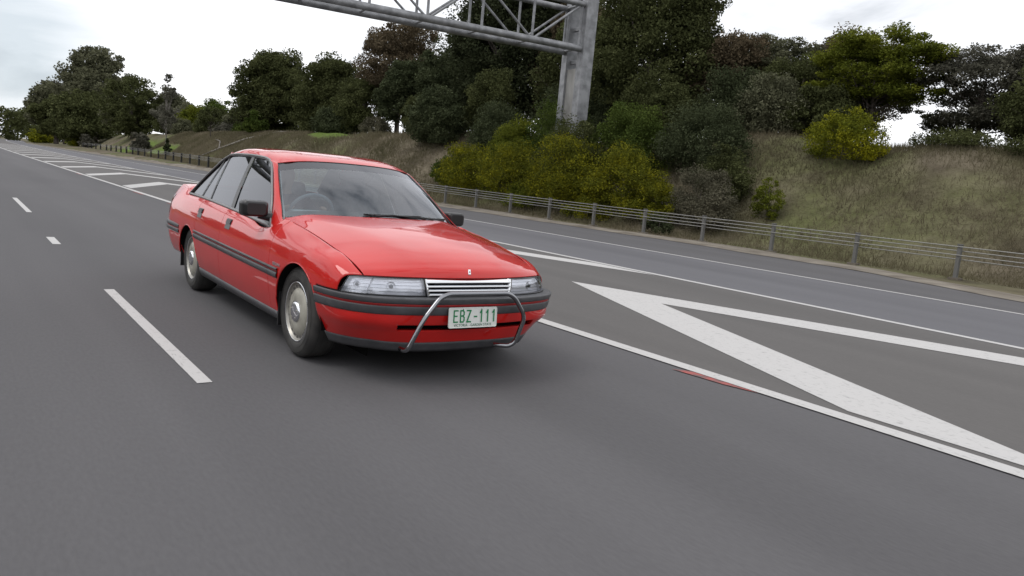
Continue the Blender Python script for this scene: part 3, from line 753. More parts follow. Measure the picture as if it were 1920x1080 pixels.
# wheels
def wheel(x, sgn, r=.312):
    t = MB(); yo = .0
    prof = [(.205, .090), (.212, .101), (.235, .106), (.262, .107), (.285, .101), (.300, .090), (.3095, .072), (.312, .05), (.312, -.05), (.3095, -.075), (.295, -.095), (.25, -.105), (.205, -.09)]
    prof = [(a*r/.312, b) for a, b in prof]
    t.lathe([(a, sgn*b) for a, b in prof], M_TYRE, n=96)
    for rr in (.243, .276): t.lathe([(rr-.002, sgn*.1068), (rr, sgn*.1085), (rr+.002, sgn*.1065)], M_TYRE, n=96)
    for a in (-.055, -.02, .02, .055):
        t.lathe([(r+.0006, sgn*(a-.004)), (r-.006, sgn*a), (r+.0006, sgn*(a+.004))], M_DARK, n=96)
    ty = t.build('wheel', car); ty.location = Vector((x, sgn*.735, r))+CO
    h = MB()
    h.lathe([(.207, sgn*.088), (.2065, sgn*.098)], M_RIM, n=96); h.lathe([(.2065, sgn*.098), (.202, sgn*.102), (.198, sgn*.099)], M_CHROME, n=96); h.lathe([(.198, sgn*.099), (.188, sgn*.084)], M_RIM, n=96)
    h.lathe([(.188, sgn*.084), (.176, sgn*.078), (.160, sgn*.082)], M_RIM, n=96)
    h.lathe([(.160, sgn*.082), (.150, sgn*.092), (.120, sgn*.100), (.080, sgn*.104), (.074, sgn*.101), (.072, sgn*.097)], M_CAP, n=96)
    for k in range(20):                                      # shallow vents round the cover
        w0 = 2*math.pi*k/20; V = []
        for rr, dw, yy in ((.1665, .050, .0835), (.1665, -.050, .0835), (.183, -.062, .0845), (.183, .062, .0845)):
            V.append((rr*math.cos(w0+dw*.7), sgn*yy, rr*math.sin(w0+dw*.7)))
        h.add(V, [(0, 1, 2, 3)], M_GREY)
    hc = h.build('hubcap', ty)
    c_ = MB(); c_.lathe([(.072, sgn*.097), (.069, sgn*.112), (.055, sgn*.117), (.030, sgn*.119), (.0005, sgn*.120)], M_CHROME, n=48)
    for k in range(5):
        w0 = 2*math.pi*k/5+.3
        c_.tube([(.050*math.cos(w0), sgn*.113, .050*math.sin(w0)), (.050*math.cos(w0), sgn*.1185, .050*math.sin(w0))], .007, M_RIM, n=8)
    c_.build('centre_cap', hc)
for x in (0.03, -2.728):
    for sgn in (-1, 1): wheel(x, sgn)

# interior
itr = MB()
def rbox(mb, c, d, m_, r=.04, tilt=0.0):
    b = bmesh.new(); bmesh.ops.create_cube(b, size=1.0)
    for v in b.verts: v.co = Vector((v.co.x*d[0], v.co.y*d[1], v.co.z*d[2]))
    bmesh.ops.bevel(b, geom=b.edges[:], offset=min(r, min(d)*.45), segments=3, affect='EDGES', profile=.5)
    b.verts.ensure_lookup_table(); R_ = Matrix.Rotation(tilt, 3, 'Y')
    V = [tuple(R_ @ v.co+Vector(c)) for v in b.verts]; F = [tuple(v.index for v in f.verts) for f in b.faces]; b.free()
    mb.add(V, F, m_)
rbox(itr, (-.72, 0, .86), (.36, 1.36, .12), M_DASH, .05); rbox(itr, (-.80, -.37, .905), (.22, .44, .09), M_DASH, .03)
itr.box((-1.9, 0, .42), (2.4, 1.40, .04), M_INT)
for sgn in (-1, 1): itr.box((-1.75, sgn*.735, .66), (2.2, .02, .40), M_INT)
itr.box((-3.05, 0, .95), (.42, 1.30, .03), M_INT)
cpart(itr, 'dashboard')
stw = MB()
pc, tl_ = Vector((-.975, -.37, .905)), math.radians(-25)
def stp(a, r): 
    v = Vector((0, r*math.cos(a), r*math.sin(a))); return pc+Matrix.Rotation(tl_*-1, 3, 'Y') @ v
stw.tube([stp(a, .185) for a in np.linspace(0, 2*math.pi, 40)], .014, M_INT, n=8, cap=False)
for a in (0, math.pi, -math.pi/2): stw.tube([stp(a, .03), stp(a, .18)], .016, M_INT, n=6)
stw.tube([pc, pc+Vector((.25, 0, -.05))], .04, M_INT, n=8)
cpart(stw, 'steering_wheel')
def seat(x, y, w_):
    mb = MB(); rbox(mb, (x, y, .62), (.50, w_, .16), M_INT, .05); hb = .52 if w_ < .7 else .34; rbox(mb, (x-.30, y, .63+hb/2), (.13, w_, hb), M_INT, .05, math.radians(-14))
    if w_ < .7: rbox(mb, (x-.40, y, 1.19), (.09, .24, .16), M_INT, .035, math.radians(-10))
    cpart(mb, 'seat')
seat(-1.42, -.37, .50); seat(-1.42, .37, .50); seat(-2.30, 0, 1.28)
hl_ = MB(); P = RG[3:-3, 4:-4].copy(); P[..., 2] -= .03; hl_.grid(P, M_DASH); cpart(hl_, 'headliner')
for g in (AG, CG):
    for sgn in (1, -1):
        P = g.copy(); P[..., 1] -= .022; P[..., 2] -= .008
        lm_ = MB(); lm_.grid(P if sgn > 0 else mir(P), M_DASH); cpart(lm_, 'pillar_trim')
mm_ = MB(); rbox(mm_, (-1.10, .02, 1.245), (.03, .22, .06), M_BLACK, .012); mm_.tube([(-1.09, .02, 1.27), (-1.07, .02, 1.315)], .008, M_BLACK, n=6); cpart(mm_, 'interior_mirror')

# driver, dimly visible behind the tinted glass
def skin(name, nodes, edges, m_, parent=None, sub=1):
    me = bpy.data.meshes.new(name); me.from_pydata([n[0] for n in nodes], edges, []); o = link(bpy.data.objects.new(name, me), parent)
    md = o.modifiers.new('skin', 'SKIN'); md.use_smooth_shade = True
    for i, n in enumerate(nodes):
        sv = me.skin_vertices[0].data[i]; sv.radius = (n[1], n[2]); sv.use_root = (i == 0)
    s = o.modifiers.new('sub', 'SUBSURF'); s.levels = s.render_levels = sub
    me.materials.append(m_); return o
M_SKIN = mat('skin', (.42, .25, .18), .55); M_SHIRT = mat('dark_shirt', (.035, .04, .055), .8); M_HAIR = mat('brown_hair', (.03, .02, .014), .7)
dz = -.05
def nd(x, y, z, r, r2=None): return ((x, y, z+dz), r, r2 or r)
dv = skin('person', [nd(-1.58, -.37, .80, .10), nd(-1.60, -.37, .98, .09), nd(-1.59, -.37, 1.10, .050), nd(-1.575, -.37, 1.15, .052), nd(-1.56, -.37, 1.20, .072, .082), nd(-1.56, -.37, 1.265, .080, .088), nd(-1.565, -.37, 1.32, .052, .058),
    nd(-1.59, -.55, 1.03, .05), nd(-1.40, -.61, .88, .038), nd(-1.12, -.53, .99, .027), nd(-1.02, -.50, 1.01, .034, .018),
    nd(-1.59, -.19, 1.03, .05), nd(-1.40, -.13, .88, .038), nd(-1.12, -.21, .99, .027), nd(-1.02, -.24, 1.01, .034, .018)],
    [(0, 1), (1, 2), (2, 3), (3, 4), (4, 5), (5, 6), (1, 7), (7, 8), (8, 9), (9, 10), (1, 11), (11, 12), (12, 13), (13, 14)], M_SKIN, sub=2)
tag(dv, 'driver seated behind the steering wheel of the red sedan', 'person')
skin('shirt', [nd(-1.56, -.37, .70, .155, .17), nd(-1.60, -.37, .90, .13, .19), nd(-1.60, -.37, 1.02, .11, .19), nd(-1.595, -.37, 1.09, .065), nd(-1.59, -.56, 1.03, .066), nd(-1.40, -.615, .88, .054), nd(-1.16, -.545, .975, .042), nd(-1.59, -.18, 1.03, .066), nd(-1.40, -.125, .88, .054), nd(-1.16, -.20, .975, .042)],
    [(0, 1), (1, 2), (2, 3), (2, 4), (4, 5), (5, 6), (2, 7), (7, 8), (8, 9)], M_SHIRT, dv, sub=2)
skin('trousers', [nd(-1.54, -.37, .76, .15, .17), nd(-1.25, -.47, .80, .085), nd(-.95, -.47, .78, .065), nd(-1.25, -.27, .80, .085), nd(-.95, -.27, .78, .065)], [(0, 1), (1, 2), (0, 3), (3, 4)], M_SHIRT, dv, sub=1)
skin('hair', [nd(-1.615, -.37, 1.22, .07, .082), nd(-1.60, -.37, 1.29, .082, .086), nd(-1.565, -.37, 1.335, .06, .07)], [(0, 1), (1, 2)], M_HAIR, dv, sub=2)
# ------------------------------------------------------------------ ground, road and markings
XB = [-400, -215, -157, -118, -90, -75, -64, -40, -15, 60]
YB = [30.0, 22.3, 19.2, 17.9, 16.9, 16.3, 15.5, 16.0, 16.5, 16.5]
GB = [.5, .5, .5, .45, .34, .27, .2, .12, 0, 0]
XE = [-400, -220, -100, -63, -40, -21, -11, -5, -.5, 4, 60]
YE = [25.0, 13.6, 13.9, 14.2, 14.7, 15.0, 15.4, 15.0, 13.5, 12.7, 12.6]
def ss(t): t = np.clip(t, 0, 1); return t*t*(3-2*t)
def yb(x): return np.interp(x, XB, YB)
def gb(x): return np.interp(x, XB, GB)
def ye(x): return np.interp(x, XE, YE)
def H(x, y):
    t = yb(x)+1.1
    Hc = 3.95+.15*ss((-x-30)/20)-3.2*ss((-x-170)/120)+(.22*np.sin(x*.31)+.16*np.sin(x*.83+1))*(.15+.85*ss((x+45)/15))
    g = gb(x)*ss((y-ye(x))/(yb(x)-ye(x)))
    h = g+(Hc-gb(x))*ss((y-t)/7.5)-.03*np.maximum(y-26-(t-17.6), 0)
    return np.maximum(h, -1.5)
def bend(x): return 2.2*np.maximum((-x-60)/140, 0)**2
def sheet(name, xs, y0, y1, z, m, ny=2, kind='structure'):
    xs = np.asarray(xs, float); P = []
    for x in xs:
        a = y0(x) if callable(y0) else y0+bend(x); b = y1(x) if callable(y1) else y1+bend(x)
        P.append([(x, y, z) for y in np.linspace(a, b, ny)])
    mb = MB(); mb.grid(np.array(P), m, flip=False); o = mb.build(name, smooth=False); o['kind'] = kind; return o
XR = np.concatenate([np.linspace(-420, -60, 60), np.linspace(-58, 70, 60)])
M_ROAD = asphalt('asphalt', (0.066, 0.064, 0.067), (0.106, 0.103, 0.107))
M_GORE = asphalt('asphalt_brown', (0.080, 0.076, 0.074), (0.118, 0.112, 0.108))
M_LANE = asphalt('asphalt_slip_lane', (0.088, 0.087, 0.095), (0.128, 0.127, 0.137))
sheet('road', XR, -9.0, lambda x: ye(x)+.35*math.sin(x*.31)*.2+.06*math.sin(x*1.7), 0.0, M_ROAD)
sheet('painted_island', XR[XR < 66], 2.0, 6.85, .004, M_GORE)
sheet('slip_lane', XR[XR < 66], 6.85, 10.95, .004, M_LANE)
# terrain
M_SLOPE = mat('bank_grass', (.09, .08, .045), .95, spec=.1)
def slope_nodes(m):
    t = m.node_tree; b = t.nodes['Principled BSDF']; tc = N(t, 'ShaderNodeTexCoord')
    def nz(s, d=6, stretch=(1, 1, 1)):
        mp = N(t, 'ShaderNodeMapping'); mp.inputs['Scale'].default_value = stretch; n = N(t, 'ShaderNodeTexNoise'); n.inputs['Scale'].default_value = s; n.inputs['Detail'].default_value = d
        t.links.new(tc.outputs['Object'], mp.inputs[0]); t.links.new(mp.outputs[0], n.inputs['Vector']); return n.outputs['Fac']
    def ramp(f, a, b_, c1, c2):
        r = N(t, 'ShaderNodeValToRGB'); r.color_ramp.elements[0].position = a; r.color_ramp.elements[1].position = b_
        r.color_ramp.elements[0].color = (*c1, 1); r.color_ramp.elements[1].color = (*c2, 1); t.links.new(f, r.inputs[0]); return r.outputs[0]
    def mixc(f, c1, c2):
        x = N(t, 'ShaderNodeMix', data_type='RGBA'); t.links.new(f, x.inputs[0]); t.links.new(c1, x.inputs[6]); t.links.new(c2, x.inputs[7]); return x.outputs[2]
    dry = ramp(nz(1.3), .3, .7, (.095, .080, .055), (.170, .145, .104))
    grn = ramp(nz(2.1), .3, .7, (.066, .076, .026), (.130, .142, .055))
    c = mixc(ramp(nz(.16, 4), .44, .66, (0, 0, 0), (1, 1, 1)), dry, grn)
    c = mixc(ramp(nz(.5, 5), .50, .72, (0, 0, 0), (.7, .7, .7)), c, ramp(nz(5), .3, .7, (.035, .028, .02), (.07, .055, .04)))
    # lusher green patches at two damp spots of the bank
    for cxx, cyy, rx_, ry_ in ((-57, 24.4, 7, 2.2), (-128, 21.5, 14, 2.4), (-108, 21.0, 7, 1.6)):
        vm = N(t, 'ShaderNodeMapping'); vm.inputs['Location'].default_value = (-cxx/rx_, -cyy/ry_, 0); vm.inputs['Scale'].default_value = (1/rx_, 1/ry_, 0)
        ln_ = N(t, 'ShaderNodeVectorMath', operation='LENGTH'); t.links.new(tc.outputs['Object'], vm.inputs[0]); t.links.new(vm.outputs[0], ln_.inputs[0])
        ad_ = N(t, 'ShaderNodeMath', operation='ADD'); hf_ = N(t, 'ShaderNodeMath', operation='MULTIPLY'); hf_.inputs[1].default_value = .5; t.links.new(ln_.outputs['Value'], ad_.inputs[0]); t.links.new(nz(1.1), ad_.inputs[1]); t.links.new(ad_.outputs[0], hf_.inputs[0])
        c = mixc(ramp(hf_.outputs[0], .58, .84, (1, 1, 1), (0, 0, 0)), c, ramp(nz(4), .3, .7, (.065, .095, .018), (.125, .175, .038)))
    t.links.new(c, b.inputs['Base Color'])
    bp = N(t, 'ShaderNodeBump'); bp.inputs['Strength'].default_value = .8; bp.inputs['Distance'].default_value = .12
    t.links.new(nz(6, 8), bp.inputs['Height']); t.links.new(bp.outputs[0], b.inputs['Normal'])
slope_nodes(M_SLOPE)
gx = np.concatenate([np.linspace(-2400, -420, 12), np.linspace(-400, -130, 70), np.linspace(-128, 30, 220), np.linspace(40, 600, 14)])
gyl = np.concatenate([[0.0], np.linspace(.02, 14, 60), np.linspace(15, 60, 20), [120, 300, 900, 2500]])
P = []
for x in gx:
    e_ = float(ye(x)) if x > -420 else 25.0
    row = [(x, -2500, -.6), (x, -300, -.5), (x, -60, -.3), (x, -12, -.06), (x, -9.2, -.03)]
    row += [(x, e_-.6, -.03)]
    for d in gyl:
        y = e_+d; z = float(H(x, y)) if d > 0 else -.02
        z += .10*math.sin(x*.9+y*1.3)*math.sin(x*.37-y*.8)*float(ss((y-yb(x))/3)) if d < 60 else 0
        row.append((x, y, z+(.012 if 0 < d else 0)))
    P.append(row)
mb = MB(); mb.grid(np.array(P), M_SLOPE, flip=False); gr_ = mb.build('ground'); gr_['kind'] = 'structure'
M_GRAVEL = mat('gravel_verge', (.2, .18, .15), .95, spec=.1)
noisy(M_GRAVEL, 2.2, (.125, .108, .088), (.25, .225, .19), lo=.3, hi=.7, detail=8, stretch=(.5, 1, 1), bump=.7, bscale=26, dist=.03)
P = []
for x in np.linspace(-240, 50, 500):
    e_ = float(ye(x)); wv = .10*math.sin(x*1.1)+.07*math.sin(x*2.7+1)
    wd = 1.15+.25*math.sin(x*.5)
    P.append([(x, e_-.22+wv*.8, .010), (x, e_+.1, .050), (x, e_+wd*.5, .055+float(H(x, e_+wd*.5))), (x, e_+wd+wv, .028+float(H(x, e_+wd+wv)))])
mb = MB(); mb.grid(np.array(P), M_GRAVEL); v_ = mb.build('verge'); v_['kind'] = 'structure'

M_LINE = mat('road_paint', (.62, .61, .60), .7, spec=.3)
noisy(M_LINE, 18, (.31, .305, .30), (.49, .48, .47), lo=.20, hi=.42, detail=9, bump=.2, bscale=60, dist=.003)
def worn(m, base, amt=.44):
    t = m.node_tree; b = t.nodes['Principled BSDF']; src = b.inputs['Base Color'].links[0].from_socket
    tc = N(t, 'ShaderNodeTexCoord'); mp = N(t, 'ShaderNodeMapping'); mp.inputs['Scale'].default_value = (.18, 1, 1); t.links.new(tc.outputs['Object'], mp.inputs[0])
    n = N(t, 'ShaderNodeTexNoise'); n.inputs['Scale'].default_value = 70; n.inputs['Detail'].default_value = 8; n.inputs['Roughness'].default_value = .7; t.links.new(mp.outputs[0], n.inputs['Vector'])
    r = N(t, 'ShaderNodeValToRGB'); r.color_ramp.elements[0].position = amt-.14; r.color_ramp.elements[1].position = amt; t.links.new(n.outputs['Fac'], r.inputs[0])
    x = N(t, 'ShaderNodeMix', data_type='RGBA'); x.inputs[6].default_value = (*base, 1); t.links.new(r.outputs[0], x.inputs[0]); t.links.new(src, x.inputs[7]); t.links.new(x.outputs[2], b.inputs['Base Color'])
worn(M_LINE, (.16, .157, .155), .42)
M_LINER = mat('red_road_paint', (.42, .07, .06), .8)
noisy(M_LINER, 9, (.12, .085, .085), (.36, .08, .07), lo=.38, hi=.66, detail=8)
sheet('edge_line', np.linspace(-420, 60, 200), 10.84, 10.96, .008, M_LINE)
sheet('lane_line', np.linspace(-420, 60, 200), 6.86, 7.0, .008, M_LINE)
sheet('lane_line', np.linspace(-420, 60, 200), 1.86, 2.01, .008, M_LINE)
for a, b in ((-2.76, .51), (-14.8, -11.1), (-26.8, -23.4), (-38.8, -35.4), (-50.8, -47.4), (9.2, 12.4), (-7.08, -6.26)):
    sheet('lane_dash', (a, b), -1.585 if a != -7.08 else -1.65, -1.500 if a != -7.08 else -1.555, .004, M_LINE)
for k in range(-1, 18):
    x0 = -3.1-8.8*k; bb = float(bend(x0))
    V = [(x0, 4.40+bb, .008), (x0+6.7, 6.80+bb, .008), (x0+8.2, 6.80+bb, .008), (x0+1.75, 4.36+bb, .008), (x0+7.05, 2.10+bb, .008), (x0+5.50, 2.10+bb, .008)]
    mb = MB(); mb.add(V, [(0, 3, 2, 1), (0, 5, 4, 3)], M_LINE); o = mb.build('chevron_marking', smooth=False); o['kind'] = 'structure'
for x0, x1 in ((1.15, 1.62), (-20.4, -19.2), (-15.9, -15.2), (-33, -31.5)):
    V = [(x0, 1.75, .006), (x1, 1.79, .006), (x1+.25, 1.855, .006), (x0+.1, 1.855, .006)]
    mb = MB(); mb.add(V, [(0, 1, 2, 3)], M_LINER); o = mb.build('red_paint_patch', smooth=False); o['kind'] = 'structure'

# ------------------------------------------------------------------ wire rope barrier
M_POST = mat('dark_post', (.022, .021, .020), .8)
M_GALV = mat('galvanised_steel', (.33, .34, .35), .55, metal=.5)
noisy(M_GALV, 3, (.19, .193, .20), (.33, .335, .345), detail=7)
M_GPOST = mat('grey_post', (.13, .128, .122), .8)
M_ROPE = mat('steel_rope', (.27, .265, .25), .5, metal=.4)
fence = empty('wire_rope_barrier', (-40, 16, 0)); tag(fence, 'wire rope road barrier with four cables on short posts along the foot of the bank', 'barrier')
FO = Vector((40, -16, 0))
def post(x, m_, h=.80, w=.085):
    y = float(yb(x)); z = float(H(x, y)); mb = MB(); mb.box((x, y, z+h/2), (w*.8, w, h), m_); mb.box((x, y, z+h+.012), (w, w*1.2, .025), m_)
    mb.box((x, y, z+.03), (w*2.4, w*2.4, .07), M_GRAVEL); o = mb.build('post', fence, smooth=False); o.location = FO
for x in [-64.2, -68.5, -73.2, -77.5, -81.7, -86.2, -90.5, -95.4, -99.9, -104.9, -109.6, -115.2, -120.5, -125.5, -131.4, -136.8, -144.7, -151.4, -158.2, -167.3, -177.5, -188.8, -199.9, -212.3, -224.2, -60.0, -56.0, -52.2]:
    post(x, M_POST, .96, .15 if x > -100 else .2)
for x in list(np.arange(-49, 6, 2.55)): post(float(x), M_GPOST, .84, .10)
for k in range(4):
    pts = []
    for x in list(np.linspace(-225, -60, 60))+list(np.linspace(-58, 9, 60)):
        y = float(yb(x)); f = float(np.clip((-x-20)/45, 0, 1)); pts.append((x, y-.06*(1 if k % 2 else -1), float(H(x, y))+.50+.10*k+f*.1))
    mb = MB(); mb.tube(pts, .014, M_ROPE, n=6); o = mb.build('rope', fence); o.location = FO

# ------------------------------------------------------------------ sign gantry
gan = empty('sign_gantry', (-19.9, 18.8, 3.2)); tag(gan, 'grey steel lattice gantry spanning the road from a concrete faced column on the bank', 'gantry')
GO = Vector((19.9, -18.8, -3.2))
P0 = Vector((-23.05, 20.97, 7.68)); gd = Vector((-.1542, -.9880, 0)); gp = Vector((.9880, -.1542, 0))
M_CONC = mat('concrete', (.38, .37, .35), .85); noisy(M_CONC, 2.0, (.20, .195, .185), (.34, .335, .32), detail=9, stretch=(1, 1, .4), bump=.3, bscale=20, dist=.01)
def gpart(name, fn, smooth=True):
    mb = MB(); fn(mb); o = mb.build(name, gan, smooth=smooth, angle=40 if smooth else None); o.location = GO
L = 37.0; Wd = .69; HT = 1.95
for s in (-1, 1):
    for z, r in ((0, .155), (HT, .13)):
        gpart('chord', lambda mb: mb.tube([P0+gp*s*Wd+Vector((0, 0, z)), P0+gd*L+gp*s*Wd+Vector((0, 0, z))], r, M_GALV, n=14))
nb_ = 15; st_ = L/nb_
for k in range(nb_+1):
    a = P0+gd*(st_*k+.35 if k < nb_ else st_*k-.35)
    for s in (-1, 1):
        gpart('vertical_brace', lambda mb: mb.tube([a+gp*s*Wd, a+gp*s*Wd+Vector((0, 0, HT))], .06, M_GALV, n=8))
        if k < nb_:
            b = P0+gd*(st_*(k+1)+(.35 if k+1 < nb_ else -.35))
            z0, z1 = (0, HT) if k % 2 else (HT, 0)
            gpart('diagonal_brace', lambda mb: mb.tube([a+gp*s*Wd+Vector((0, 0, z0)), b+gp*s*Wd+Vector((0, 0, z1))], .055, M_GALV, n=8))
    gpart('cross_brace', lambda mb: mb.tube([a+gp*Wd, a-gp*Wd], .05, M_GALV, n=8))
    gpart('cross_brace', lambda mb: mb.tube([a+gp*Wd+Vector((0, 0, HT)), a-gp*Wd+Vector((0, 0, HT))], .05, M_GALV, n=8))
ang = math.atan2(gp.y, gp.x)
def column(base, z0):
    for s in (-1, 1):
        c = base+gp*s*Wd
        gpart('column_post', lambda mb: (mb.box((c.x, c.y, (z0+10.0)/2), (.50 if s > 0 else .44, .58, 10.0-z0), M_GALV, rz=ang), mb.box((c.x, c.y, z0+.15), (.7, .75, .3), M_CONC, rz=ang)), smooth=False)
    gpart('column_panel', lambda mb: mb.box((base.x, base.y, (z0+6.85)/2), (.92, .38, 6.85-z0), M_CONC, rz=ang), smooth=False)
    gpart('column_cap', lambda mb: mb.box((base.x, base.y, 10.05), (2.1, .8, .10), M_GALV, rz=ang), smooth=False)
    for z in (7.2, 8.7): gpart('column_tie', lambda mb: mb.box((base.x, base.y, z), (.92, .12, .16), M_GALV, rz=ang), smooth=False)
column(P0-gd*.05, 1.6); column(P0+gd*(L+.05), -.1)

# ------------------------------------------------------------------ foliage
def leafmat(name, c1, c2, c3, ns=.8, trans=.25):
    m = bpy.data.materials.new(name); m.use_nodes = True; t = m.node_tree; b = t.nodes['Principled BSDF']; o = t.nodes['Material Output']
    b.inputs['Roughness'].default_value = .8; b.inputs['Specular IOR Level'].default_value = .06
    tc = N(t, 'ShaderNodeTexCoord'); n = N(t, 'ShaderNodeTexNoise'); n.inputs['Scale'].default_value = ns; n.inputs['Detail'].default_value = 4
    t.links.new(tc.outputs['Object'], n.inputs['Vector'])
    at = N(t, 'ShaderNodeAttribute', attribute_name='rnd')
    ad = N(t, 'ShaderNodeMath', operation='MULTIPLY_ADD'); ad.inputs[1].default_value = .22; t.links.new(at.outputs['Fac'], ad.inputs[0])
    ml_ = N(t, 'ShaderNodeMath', operation='MULTIPLY_ADD'); ml_.inputs[1].default_value = 1.15; ml_.inputs[2].default_value = -.17
    t.links.new(n.outputs['Fac'], ml_.inputs[0]); t.links.new(ml_.outputs[0], ad.inputs[2])
    r = N(t, 'ShaderNodeValToRGB'); r.color_ramp.elements[0].color = (*c1, 1); r.color_ramp.elements[1].color = (*c3, 1)
    r.color_ramp.elements[0].position = .18; r.color_ramp.elements[1].position = .82; e = r.color_ramp.elements.new(.5); e.color = (*c2, 1)
    t.links.new(ad.outputs[0], r.inputs[0]); t.links.new(r.outputs[0], b.inputs['Base Color'])
    tr = N(t, 'ShaderNodeBsdfTranslucent'); t.links.new(r.outputs[0], tr.inputs[0]); mx = N(t, 'ShaderNodeMixShader'); mx.inputs[0].default_value = trans
    t.links.new(b.outputs[0], mx.inputs[1]); t.links.new(tr.outputs[0], mx.inputs[2]); t.links.new(mx.outputs[0], o.inputs[0])
    return m
LM = {
 'dark': leafmat('dark_foliage', (.030, .034, .013), (.068, .077, .030), (.122, .133, .054)),
 'vdark': leafmat('very_dark_foliage', (.017, .021, .011), (.038, .046, .022), (.072, .082, .042)),
 'gum': leafmat('gum_foliage', (.052, .056, .032), (.112, .115, .068), (.185, .185, .118)),  # olive leaf colour, lightened to stand in for haze on the far-left crowns
 'grey': leafmat('grey_foliage', (.045, .045, .034), (.105, .102, .078), (.185, .178, .140)),
 'brown': leafmat('brown_foliage', (.045, .036, .022), (.108, .084, .052), (.185, .150, .098)),
 'teal': leafmat('teal_foliage', (.024, .031, .015), (.056, .068, .033), (.100, .116, .060)),
 'green': leafmat('green_foliage', (.026, .040, .009), (.065, .092, .020), (.130, .165, .038)),
 'lime': leafmat('yellow_green_foliage', (.038, .050, .008), (.115, .135, .018), (.220, .235, .030)),
 'gorse': leafmat('gorse_foliage', (.032, .042, .008), (.115, .122, .014), (.300, .275, .014), ns=1.6),
 'wattle': leafmat('wattle_foliage', (.035, .050, .008), (.135, .148, .014), (.330, .310, .016), ns=1.2),
 'palegrey': leafmat('pale_grey_foliage', (.050, .050, .032), (.115, .108, .074), (.200, .185, .130)),
}
M_BARK = mat('bark', (.07, .055, .045), .9); noisy(M_BARK, 4, (.045, .036, .03), (.12, .10, .085), detail=8, stretch=(1, 1, .25), bump=.6, dist=.02)
M_BARKP = mat('pale_bark', (.20, .18, .16), .85); noisy(M_BARKP, 4, (.12, .105, .09), (.27, .25, .225), detail=8, stretch=(1, 1, .25))
def leaf_mesh(name, C, size, m, flat=0.0, up=0.3):
    """C (n,3) centres; one small bent quad per leaf"""
    n = len(C); a = rng.normal(size=(n, 3)); a[:, 2] *= (1-flat); a /= np.linalg.norm(a, axis=1)[:, None]
    b = rng.normal(size=(n, 3)); b[:, 2] *= (1-flat); b -= (a*b).sum(1)[:, None]*a; b /= np.linalg.norm(b, axis=1)[:, None]
    s = size*rng.uniform(.55, 1.35, n)[:, None]; l, w = a*s*.5, b*s*.32
    V = np.stack([C-l, C+w*1.0+l*.1, C+l, C-w+l*.1], 1).reshape(-1, 3).astype(np.float32)
    me = bpy.data.meshes.new(name); me.vertices.add(4*n); me.vertices.foreach_set('co', V.ravel())
    me.loops.add(4*n); me.loops.foreach_set('vertex_index', np.arange(4*n, dtype=np.int32))
    me.polygons.add(n); me.polygons.foreach_set('loop_start', np.arange(0, 4*n, 4, dtype=np.int32))
    at = me.attributes.new('rnd', 'FLOAT', 'FACE'); at.data.foreach_set('value', rng.random(n).astype(np.float32))
    me.materials.append(m); me.update(); me.validate(); return me
def crown_points(blobs, ncl, per, rc, shape='round'):
    """blobs: (cx,cy,cz,rx,ry,rz) relative; clumps sit mostly near the outside of the blobs"""
    vol = np.array([b[3]*b[4]*b[5] for b in blobs])**.7; idx = rng.choice(len(blobs), ncl, p=vol/vol.sum()); B = np.array(blobs)[idx]
    d = rng.normal(size=(ncl, 3)); d /= np.linalg.norm(d, axis=1)[:, None]; r = rng.uniform(.15, 1, ncl)**.42
    cl = B[:, :3]+d*r[:, None]*B[:, 3:]
    rr = rc*rng.uniform(.55, 1.35, ncl)
    p = rng.normal(size=(ncl, per, 3)); p /= np.linalg.norm(p, axis=2)[..., None]; p *= (rng.uniform(.2, 1, (ncl, per))**.5)[..., None]
    p[..., 2] *= (.45 if shape == 'layer' else .75)
    cnt = p*rr[:, None, None]+cl[:, None, :]
    k = rng.random((ncl, per)) < rng.uniform(.45, 1, ncl)[:, None]
    return cl, cnt[k]
